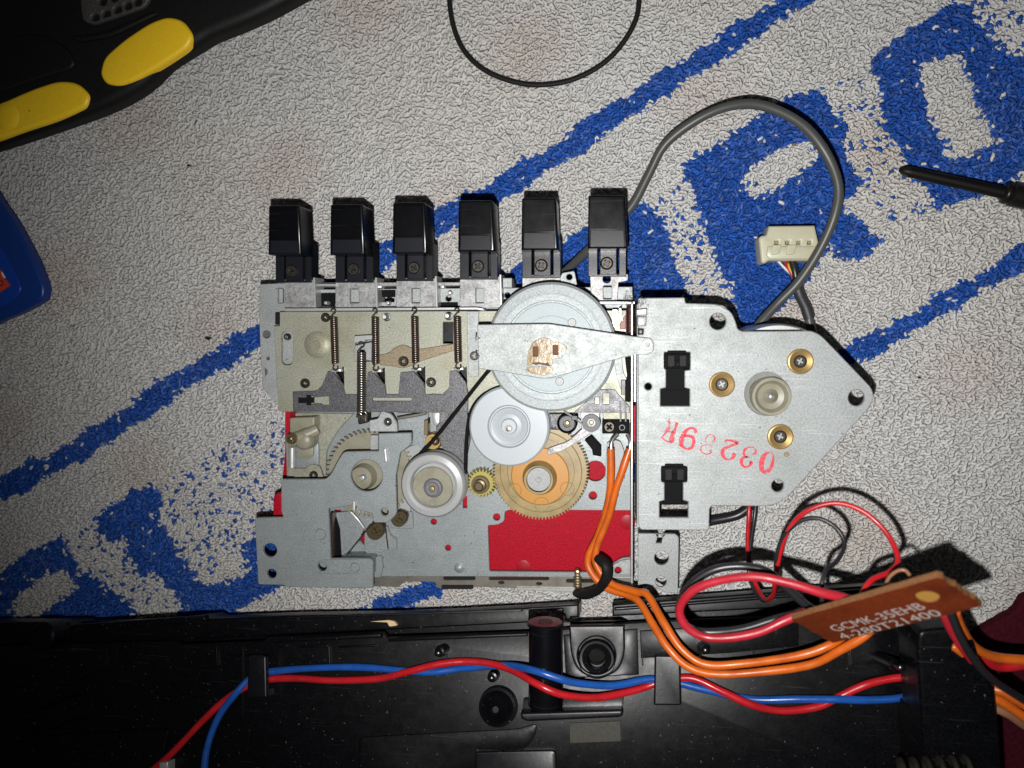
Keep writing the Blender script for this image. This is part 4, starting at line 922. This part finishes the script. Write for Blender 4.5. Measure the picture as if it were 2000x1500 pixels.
# ------------------------------------------------------------------ blue case corner
bc = thing('blue_case', 'blue plastic case corner with a red printed sticker on its lid', 'case', W(0, 520, 0.0))
plate('shell', [(-120, 200), (0, 398, 20), (22, 428, 30), (62, 500, 40), (86, 560, 22), (84, 585, 16), (40, 610, 20), (0, 626, 10), (-120, 690)], 0.012, 0.0040, 'case_blue', bc, bev=0.0012)
plate('base', [(-120, 240), (0, 420, 20), (50, 545, 30), (46, 560, 16), (0, 590, 10), (-120, 650)], 0.0079, 0.0072, 'case_blue', bc, bev=0.001)
plate('lid_panel', [(-120, 290), (0, 482, 20), (36, 548, 26), (42, 566, 16), (28, 586, 14), (0, 600, 10), (-120, 655)], 0.0125, 0.002, 'case_blue_bright', bc, bev=0.0006)
stk = plate('sticker', [(-90, 430), (0, 528), (5, 542, 4), (12, 548, 3), (19, 557), (0, 570), (-90, 612)], 0.0133, 0.0007, 'sticker_red', bc, bev=0.0001)
v_, f_ = tube_raw([W(0+6*math.cos(t), 553+5*math.sin(t)+t*0, 0.01342) for t in [k*math.pi/10 for k in range(20)]], 0.00018, 6, closed=True)
joined('sticker_print', [(v_, f_)], 'ink_black', stk, 60)
plate('sticker_print', [(2, 530), (5, 534), (10, 543), (7, 543), (3, 537)], 0.0131, 0.0004, 'ink_white', stk)

# ------------------------------------------------------------------ black radio case
cs = thing('radio_case', 'black plastic radio case half with screw bosses and wire clips', 'radio case', W(1000, 1400, 0.0))
R_ = cs
panel = [(-90, 1266), (340, 1252), (350, 1259), (515, 1253), (520, 1244, 3), (745, 1234, 3), (755, 1244), (1030, 1234), (1105, 1228), (1230, 1216), (1300, 1212), (1420, 1208), (1560, 1202), (1770, 1198, 4), (1776, 1240), (1790, 1290), (1800, 1330), (1805, 1570), (-90, 1570)]
plate('panel', panel, 0, 0.003, 'case_plastic', R_, M=MC, bev=0.0005, holes=[circ(1165, 1280, 17, 24)])
plate('panel_step', [(1100, 1240), (1245, 1228), (1248, 1318), (1105, 1326)], 0.0010, 0.0016, 'case_plastic', R_, M=MC, bev=0.0003, holes=[circ(1165, 1280, 40, 32)])
plate('panel_step', [(-90, 1268), (210, 1262), (212, 1300), (150, 1330), (-90, 1340)], 0.0008, 0.0015, 'case_plastic', R_, M=MC, bev=0.0003)
plate('panel_ridge', [(524, 1247), (744, 1237), (744, 1246), (524, 1256)], 0.0025, 0.004, 'case_plastic', R_, M=MC, bev=0.0006)
plate('panel_ridge', [(758, 1246), (1030, 1236), (1030, 1243), (758, 1254)], 0.0014, 0.004, 'case_plastic', R_, M=MC, bev=0.0005)
plate('body_wall', [(-60, 1300), (1700, 1290), (1700, 1560), (-60, 1560)], 0.026, 0.0255, 'case_plastic', R_)
plate('channel_floor', [(-90, 1222), (400, 1206), (1030, 1192), (1040, 1240), (760, 1256), (-90, 1276)], -0.012, 0.003, 'case_plastic', R_, M=MC)
plate('channel_floor', [(1100, 1215), (1230, 1212), (1196, 1196), (1700, 1160), (1780, 1160), (1780, 1215), (1230, 1232), (1100, 1240)], -0.012, 0.003, 'case_plastic', R_, M=MC)
# outer lip below the panel
plate('lip', [(-90, 1216), (130, 1214, 3), (140, 1222, 3), (225, 1222, 3), (395, 1202, 3), (410, 1208), (560, 1202), (760, 1199), (890, 1194), (1022, 1187), (1130, 1180), (1130, 1206), (1116, 1206), (1114, 1211), (1104, 1211), (1102, 1200), (1098, 1198, 2), (1098, 1190, 3), (1035, 1192, 3), (1035, 1216), (760, 1230), (340, 1250), (-90, 1262)], -0.006, 0.014, 'case_plastic', R_, M=MC, bev=0.0006)
plate('lip_edge', [(140, 1220), (398, 1202), (402, 1212), (300, 1222), (150, 1240)], -0.004, 0.003, 'case_plastic', R_, M=MC, bev=0.0006)
plate('lip_edge', [(560, 1204), (1020, 1190), (1020, 1194), (560, 1209)], -0.0050, 0.002, 'black_plastic', R_, M=MC, bev=0.0005)
plate('lip', [(1196, 1180), (1330, 1170), (1560, 1152), (1760, 1140), (1760, 1172), (1560, 1186), (1196, 1204)], -0.006, 0.014, 'case_plastic', R_, M=MC, bev=0.0006)
plate('lip_edge', [(1200, 1186), (1330, 1176), (1560, 1158), (1700, 1149), (1700, 1156), (1560, 1166), (1330, 1184), (1200, 1193)], -0.0045, 0.002, 'black_plastic', R_, M=MC, bev=0.0006)
lathe('stud', 96, 1240, -0.001, [(0, 0.004), (18, 0.004), (26, 0.0042), (30, 0.0035), (30, -0.004)], 'case_plastic', R_, 32, M=MC)
plate('guide_tip', [(722, 1214), (758, 1211), (770, 1213, 4), (776, 1222, 3), (760, 1224, 3), (756, 1216)], -0.0035, 0.002, 'tan_peg', R_, M=MC)
for k, (u0, u1) in enumerate(((545, 560), (585, 640), (660, 735))): plate('moulded_rib', [(u0, 1262), (u1, 1259), (u1, 1263), (u0, 1266)], 0.0009, 0.001, 'case_plastic', R_, M=MC, bev=0.0003)
for u in (226, 420, 640, 870, 1252, 1470, 1660): plate('moulded_rib', [(u, 1262), (u+3, 1262), (u+5, 1300), (u+2, 1300)], 0.0012, 0.0014, 'case_plastic', R_, M=MC, bev=0.0003)
plate('panel_step', [(1250, 1232), (1560, 1214), (1560, 1262), (1420, 1276), (1252, 1286)], 0.0012, 0.0016, 'case_plastic', R_, M=MC, bev=0.0003)
plate('panel_step', [(30, 1440, 8), (330, 1425, 8), (300, 1560), (20, 1560)], 0.0009, 0.001, 'case_plastic', R_, M=MC, bev=0.0003)
# boss block with countersunk hole
bb = plate('boss_block', [(1111, 1222, 2), (1220, 1221, 2), (1221, 1278, 24), (1208, 1312, 26), (1166, 1328, 30), (1128, 1312, 26), (1114, 1278, 24)], 0.0040, 0.005, 'black_plastic', R_, M=MC, bev=0.0006, holes=[circ(1165, 1280, 36, 40)])
lathe('boss_ring', 1166, 1284, 0.0005, [(17, 0.001), (19, 0.0034), (22, 0.0038), (24, 0.0030), (27, 0.0034), (29, 0.0027), (33, 0.0028), (37, 0.0038)], 'black_plastic', bb, 44, M=MC)
# standing screw tower lying along the panel
tA, tB = WP(1066, 1376, MC, 0.006), WP(1065, 1214, MC, 0.0115)
dirv = (tB-tA).normalized(); rr = 0.0050
path = [tA, tA+(tB-tA)*0.5, tA+(tB-tA)*0.955, tA+(tB-tA)*0.962, tB-dirv*0.0005, tB]
v_, f_ = tube_raw(path, [rr*1.06, rr*1.02, rr, rr*1.1, rr*1.1, rr*1.02], 28)
tw = joined('screw_tower', [(v_, f_)], 'black_gloss', R_, 35)
v_, f_ = tube_raw([tB-dirv*0.0002, tB+dirv*0.00012], rr*0.45, 20)
joined('tower_hole', [(v_, f_)], 'ink_black', tw, 35)
plate('tower_shelf', [(1016, 1392, 3), (1216, 1386, 3), (1217, 1398, 3), (1208, 1402), (1030, 1410, 4), (1017, 1404, 3)], 0.010, 0.010, 'black_plastic', R_, M=MC, bev=0.0008)
plate('tower_web', [(1022, 1366), (1218, 1360), (1216, 1388), (1020, 1393)], 0.004, 0.004, 'black_gloss', R_, M=MC)
lathe('round_boss', 974, 1378, 0, [(0, 0.0062), (6, 0.0062), (9, 0.0076), (12, 0.0064), (15, 0.0080), (19, 0.0066), (22, 0.0080), (26, 0.0066), (29, 0.0076), (33, 0.0050), (33, 0.0034), (38, 0.0030), (40, 0)], 'black_plastic', R_, 44, M=MC, ang=15)
for (u, v, hh) in ((868, 1268, 0.010), (1372, 1262, 0.010), (1716, 1284, 0.020), (966, 1318, 0.007)):
    lathe('peg', u, v, 0, [(12, 0), (10, hh*0.65), (9.5, hh*0.7), (6, hh*0.72), (5.5, hh), (0, hh+0.0004)], 'black_gloss', R_, 20, M=MC)
for (x0_, y0_, x1_, y1_) in ((482, 1281, 521, 1363), (1277, 1280, 1331, 1378)):
    ck = plate('wire_clip', [(x0_+2, y0_, 4), (x1_-2, y0_, 4), (x1_, y1_, 4), (x0_, y1_, 4)], 0.0058, 0.0018, 'black_plastic', R_, M=MC, bev=0.0006)
    plate('clip_foot', [(x0_+2, y1_-14), (x1_-2, y1_-14), (x1_-1, y1_-2), (x0_+1, y1_-2)], 0.0042, 0.0048, 'black_plastic', ck, M=MC)
plate('label_patch', [(1112, 1412), (1212, 1408), (1213, 1448), (1113, 1452)], 0.0004, 0.0004, 'olive_label', R_, M=MC, bev=0.0001)
plate('panel_step', [(930, 1470), (1085, 1466, 10), (1090, 1570), (930, 1570)], 0.0018, 0.002, 'black_plastic', R_, M=MC, bev=0.0004)
plate('panel_step', [(700, 1440, 10), (930, 1428, 10), (1010, 1424, 10), (1050, 1412, 20), (1045, 1440, 20), (1020, 1470, 20), (930, 1462), (920, 1570), (700, 1570)], 0.0007, 0.001, 'case_plastic', R_, M=MC, bev=0.0003)
lathe('round_boss', 70, 1412, 0, [(0, 0.002), (8, 0.0025), (14, 0.0015), (18, 0)], 'case_plastic', R_, 24, M=MC)
v_, f_ = tube_raw([WP(90, 1405, MC, 0.001), WP(165, 1375, MC, 0.0015)], 0.004, 16); joined('rib', [(v_, f_)], 'case_plastic', R_, 50)
plate('panel_rim', [(470, 1262), (474, 1262), (474, 1400), (470, 1400)], 0.0006, 0.001, 'case_plastic', R_, M=MC)
plate('stop', [(310, 1490), (328, 1488), (328, 1510), (310, 1512)], 0.004, 0.004, 'bright_steel', R_, M=MC, bev=0.0006)
# end block on the right and coil spring
plate('end_block', [(1791, 1262, 8), (1794, 1232, 14), (1870, 1224, 10), (1905, 1252, 10), (1920, 1310, 10), (1944, 1345, 4), (1952, 1430), (1960, 1570), (1806, 1570), (1800, 1400)], 0.058, 0.014, 'case_plastic', R_, bev=0.0012)
plate('end_block_leg', [(1830, 1330), (1930, 1340), (1940, 1560), (1830, 1560)], 0.0438, 0.043, 'case_plastic', R_)
plate('end_block_rim', [(1786, 1400), (1800, 1398), (1804, 1560), (1786, 1560)], 0.053, 0.02, 'case_plastic', R_, bev=0.001)
spring('coil_spring', (1752, 1523, 0.062), (1905, 1516, 0.062), 0.0048, 0.00075, 6, 'corroded_spring', R_, hook=False, seg=20)

# ------------------------------------------------------------------ wires on the case
def single(name, pts, r, m, label, cat='wire', group=None, M=None, sides=12):
    return tag(wire(name, pts, r, m, None, sides, M=M), label, cat, group)
o = 0.0018
single('red_wire', [(280, 1520, o), (340, 1466, o), (400, 1402, o), (452, 1356, o), (512, 1330, o), (572, 1325, o), (650, 1329, o), (740, 1325, o+.0005), (800, 1312, .0038), (862, 1296, .0038), (930, 1292, .0034), (990, 1306, .006), (1040, 1332, .0125), (1075, 1347, .0135), (1110, 1358, .0115), (1170, 1362, .0075), (1240, 1347, .0028), (1292, 1332, o), (1350, 1325, .003), (1410, 1350, .0042), (1470, 1377, .0038), (1530, 1387, .002), (1600, 1378, o), (1640, 1360, .0022), (1690, 1336, .0038), (1740, 1325, .0035), (1798, 1320, .0035)],
       0.00112, 'wire_red', 'red insulated wire twisted along the black case with a blue one', M=MC)
single('blue_wire', [(398, 1525, o), (404, 1465, o), (425, 1402, o), (460, 1356, .003), (500, 1320, o), (560, 1309, o), (650, 1303, o), (720, 1303, o), (790, 1310, o), (845, 1313, o), (900, 1306, o), (985, 1300, .005), (1040, 1309, .0130), (1090, 1325, .0135), (1130, 1334, .0105), (1200, 1338, .0055), (1270, 1326, .0024), (1325, 1333, o), (1380, 1347, o), (1470, 1366, .0014), (1560, 1366, .0032), (1640, 1366, .004), (1700, 1367, .0032), (1760, 1364, .0022), (1792, 1350, .0016)],
       0.00112, 'wire_blue', 'blue insulated wire twisted along the black case with a red one', M=MC)
tag(plate('wire_stub', [(1778, 1318, 3), (1796, 1314, 3), (1798, 1332, 3), (1784, 1338, 3)], 0.0045, 0.003, 'wire_red', None, M=MC, bev=0.0008), 'red wire end knotted at the edge of the black end block', 'wire')
# orange leads from the leaf switch
og = 'pair of orange leads from the leaf switch'
single('orange_wire', [(1194, 876, 0.0262), (1193, 930, 0.0258), (1188, 980, 0.0250), (1170, 1040, 0.0240), (1150, 1085, 0.0235), (1154, 1115, 0.0240), (1184, 1148, 0.0255), (1225, 1163, 0.029), (1250, 1178, 0.034), (1275, 1220, 0.041), (1305, 1266, 0.0455), (1345, 1302, 0.0475), (1400, 1318, 0.0485), (1500, 1311, 0.050), (1585, 1297, 0.053), (1640, 1272, 0.056), (1690, 1240, 0.058), (1725, 1205, 0.058), (1740, 1180, 0.057)],
       0.00118, 'wire_orange', 'orange lead from the leaf switch, running along the outer edge of its pair', group=og)
single('orange_wire', [(1229, 876, 0.0262), (1215, 920, 0.0268), (1202, 960, 0.0266), (1190, 1010, 0.0256), (1165, 1070, 0.0250), (1166, 1106, 0.0255), (1194, 1140, 0.0272), (1240, 1156, 0.032), (1265, 1162, 0.036), (1295, 1215, 0.0435), (1332, 1268, 0.0475), (1378, 1298, 0.0495), (1450, 1296, 0.0505), (1560, 1280, 0.054), (1620, 1258, 0.055), (1660, 1232, 0.057), (1700, 1195, 0.056)],
       0.00118, 'wire_orange', 'orange lead from the leaf switch, running along the inner edge of its pair', group=og)
for (u, v, du) in ((1194, 876, 12), (1230, 876, -5)):
    tag(wire('solder_lead', [(u, v+2, 0.0262), (u+1, v-14, 0.0258), (u+du, v-28, 0.0250)], 0.0007, 'solder', None, 8), 'bare soldered wire end at the %s orange lead by the leaf switch' % ('slanting' if du < 0 else 'upright'), 'wire end')
# thick red and black loop to the board
single('thick_red_wire', [(1690, 1186, 0.076), (1660, 1172, 0.077), (1600, 1154, 0.078), (1540, 1138, 0.077), (1470, 1126, 0.075), (1400, 1135, 0.072), (1350, 1156, 0.070), (1328, 1188, 0.068), (1338, 1222, 0.067), (1372, 1242, 0.067), (1420, 1246, 0.068), (1480, 1236, 0.069), (1530, 1214, 0.069), (1575, 1196, 0.070)],
       0.00115, 'wire_thick_red', 'thick red wire bent in a wide loop left of the brown circuit board')
single('thick_black_wire', [(1625, 1212, 0.062), (1580, 1186, 0.064), (1540, 1150, 0.065), (1500, 1118, 0.065), (1450, 1106, 0.063), (1395, 1114, 0.062), (1350, 1142, 0.061), (1326, 1185, 0.061), (1338, 1222, 0.062), (1380, 1236, 0.064), (1450, 1228, 0.064), (1520, 1208, 0.064), (1580, 1195, 0.064)],
       0.00110, 'wire_black', 'thick black wire looping behind the thick red one')
single('thin_red_wire', [(1465, 965, 0.020), (1462, 1005, 0.022), (1460, 1060, 0.022), (1464, 1110, 0.022), (1480, 1150, 0.026), (1495, 1170, 0.032), (1510, 1164, 0.040), (1514, 1130, 0.047), (1522, 1085, 0.050), (1540, 1035, 0.052), (1575, 998, 0.054), (1630, 983, 0.056), (1685, 998, 0.058), (1730, 1040, 0.061), (1754, 1088, 0.065), (1742, 1114, 0.068), (1705, 1132, 0.071), (1690, 1150, 0.073), (1672, 1182, 0.074)],
       0.00068, 'wire_red', 'thin red motor wire arching in a tall loop above the circuit board')
single('thin_black_wire', [(1478, 965, 0.020), (1474, 1010, 0.022), (1466, 1060, 0.022), (1462, 1095, 0.022), (1466, 1135, 0.024), (1490, 1172, 0.030), (1516, 1150, 0.042), (1516, 1100, 0.049), (1526, 1058, 0.051), (1556, 1022, 0.053), (1595, 1012, 0.055), (1632, 1030, 0.057), (1649, 1062, 0.059), (1636, 1094, 0.062), (1613, 1116, 0.066), (1604, 1150, 0.068), (1608, 1195, 0.068)],
       0.00062, 'wire_black', 'thin black motor wire curling inside the thin red loop')
single('black_lead', [(1355, 1024, 0.0085), (1395, 1016, 0.0075), (1440, 1006, 0.0075), (1470, 985, 0.008)], 0.0016, 'wire_black', 'flat black lead passing under the pointed motor plate')
# leads on the right
rg = 'coloured leads beside the end block'
single('red_wire', [(1842, 1200, 0.066), (1858, 1230, 0.064), (1878, 1262, 0.062), (1900, 1290, 0.0595)], 0.0011, 'wire_thick_red', 'short red lead running down over the black end block', group=rg)
single('black_wire', [(1856, 1196, 0.068), (1876, 1240, 0.066), (1900, 1285, 0.063), (1935, 1325, 0.0595), (2010, 1375, 0.05)], 0.0010, 'wire_black', 'black lead running down over the end block beside a red one', group=rg)
single('orange_wire', [(1866, 1196, 0.062), (1880, 1232, 0.058), (1905, 1264, 0.054), (1945, 1284, 0.050), (2015, 1290, 0.048)], 0.0013, 'wire_orange', 'orange lead curving off the end block above a red one', group=rg)
single('red_wire', [(1915, 1278, 0.050), (1938, 1296, 0.048), (1965, 1302, 0.047), (2015, 1294, 0.047)], 0.0014, 'wire_red', 'red lead curving off the end block under the orange one', group=rg)
single('orange_wire', [(1920, 1340, 0.048), (1955, 1352, 0.050), (1985, 1366, 0.050), (2015, 1388, 0.050)], 0.0013, 'wire_orange', 'upper orange lead leaving the side of the end block', group=rg)
single('orange_wire', [(1922, 1356, 0.048), (1955, 1370, 0.049), (1985, 1388, 0.049), (2015, 1412, 0.049)], 0.0013, 'wire_orange', 'lower orange lead leaving the side of the end block', group=rg)
single('brown_wire', [(1925, 1376, 0.047), (1955, 1388, 0.048), (1978, 1400, 0.047), (2000, 1416, 0.045)], 0.0012, 'wire_brown', 'brown lead under the two orange ones by the end block', group=rg)
single('orange_wire', [(1860, 1262, 0.0595), (1868, 1267, 0.0597), (1880, 1276, 0.0590)], 0.0011, 'wire_orange', 'orange stub poking through the black end block', group=rg)

# ------------------------------------------------------------------ brown circuit board
A = W(1546, 1210, 0.073); B = W(1832, 1128, 0.097); D = W(1628, 1256, 0.067); Cc = B+(D-A)
ex = B-A; ey = D-A; nrm = ex.cross(ey).normalized()
if nrm.z < 0: nrm = -nrm
pcb = thing('circuit_board', 'brown circuit board printed GCMK-35EHB held up by its wires', 'circuit board', W(1730, 1190, 0.0))
def bpt(s, t, h=0.0): return A+ex*s+ey*t+nrm*h
N_ = 26
edge = []
def jag(k): return 0.012*((k*7919) % 5-2)/2
for k in range(N_+1): edge.append((k/N_, 0.0+0.004*math.sin(k)))
for k in range(1, 14): edge.append((1.0+abs(jag(k))*1.2*(1 if k % 2 else 0.2), k/14))
for k in range(N_+1): edge.append((1-k/N_, 1.0))
for k in range(1, 14): edge.append((0.0-abs(jag(k+3))*1.2*(1 if k % 2 else 0.2), 1-k/14))
hole = [(0.83+0.060*math.cos(t), 0.40+0.17*math.sin(t)) for t in [2*math.pi*k/20 for k in range(20)]]
Lx, Ly = ex.length, ey.length
MB = Matrix((( *(ex/Lx), 0), (*(ey/Ly), 0), (*nrm, 0), (0, 0, 0, 1))).transposed(); MB.translation = A
v_, f_ = plate_mesh([(s*Lx, t*Ly) for s, t in edge], [[(s*Lx, t*Ly) for s, t in hole]], 0.0016, 0.0001, MB)
me = mesh('board', v_, f_)
bo = link('board', me, 'board', pcb, 25)
me.materials.append(MATS['board_edge'])
for p in me.polygons:
    if abs(p.normal.dot(nrm)) < 0.5: p.material_index = 1
v_, f_ = plate_mesh([(s*Lx, t*Ly) for s, t in [(0.83+0.0595*math.cos(q), 0.40+0.169*math.sin(q)) for q in [2*math.pi*k/20 for k in range(20)]]], [], 0.0010, 0.00005, MB @ Matrix.Translation((0, 0, -0.0003)))
joined('hole_light_disc', [(v_, f_)], 'board_hole_light', bo)  # solid bright disc paints the light showing through the hole
def text_mesh(body, name, s0, t0, s1, t1, m, parent):
    cu = bpy.data.curves.new(name, 'FONT'); cu.body = body; cu.size = 1.0; cu.extrude = 0.0; cu.resolution_u = 3; cu.offset = 0.0
    ob_ = bpy.data.objects.new(name, cu); COL.objects.link(ob_)
    dg = bpy.context.evaluated_depsgraph_get(); me = bpy.data.meshes.new_from_object(ob_.evaluated_get(dg))
    bpy.data.objects.remove(ob_)
    co = np.array([v.co[:] for v in me.vertices]); mn = co.min(0); mx = co.max(0)
    vs = []
    for c in co:
        s = s0+(s1-s0)*(c[0]-mn[0])/(mx[0]-mn[0]); t = t1+(t0-t1)*(c[1]-mn[1])/(mx[1]-mn[1])
        vs.append(bpt(s, t, 0.00012))
    fs = [tuple(p.vertices) for p in me.polygons]
    return link(name, mesh(name, vs, fs), m, parent, None)
text_mesh('GCMK-35EHB', 'printed_code', 0.125, 0.46, 0.75, 0.68, 'board_ink', bo)
text_mesh('4-280T21400', 'printed_code', 0.095, 0.75, 0.775, 0.96, 'board_ink', bo)
tag(wire('clear_sleeve', [(1722, 1166, 0.078), (1738, 1126, 0.081), (1768, 1114, 0.083), (1790, 1150, 0.082)], 0.0004, 'wire_brown', None, 8), 'thin brown strand curling up behind the circuit board', 'wire')
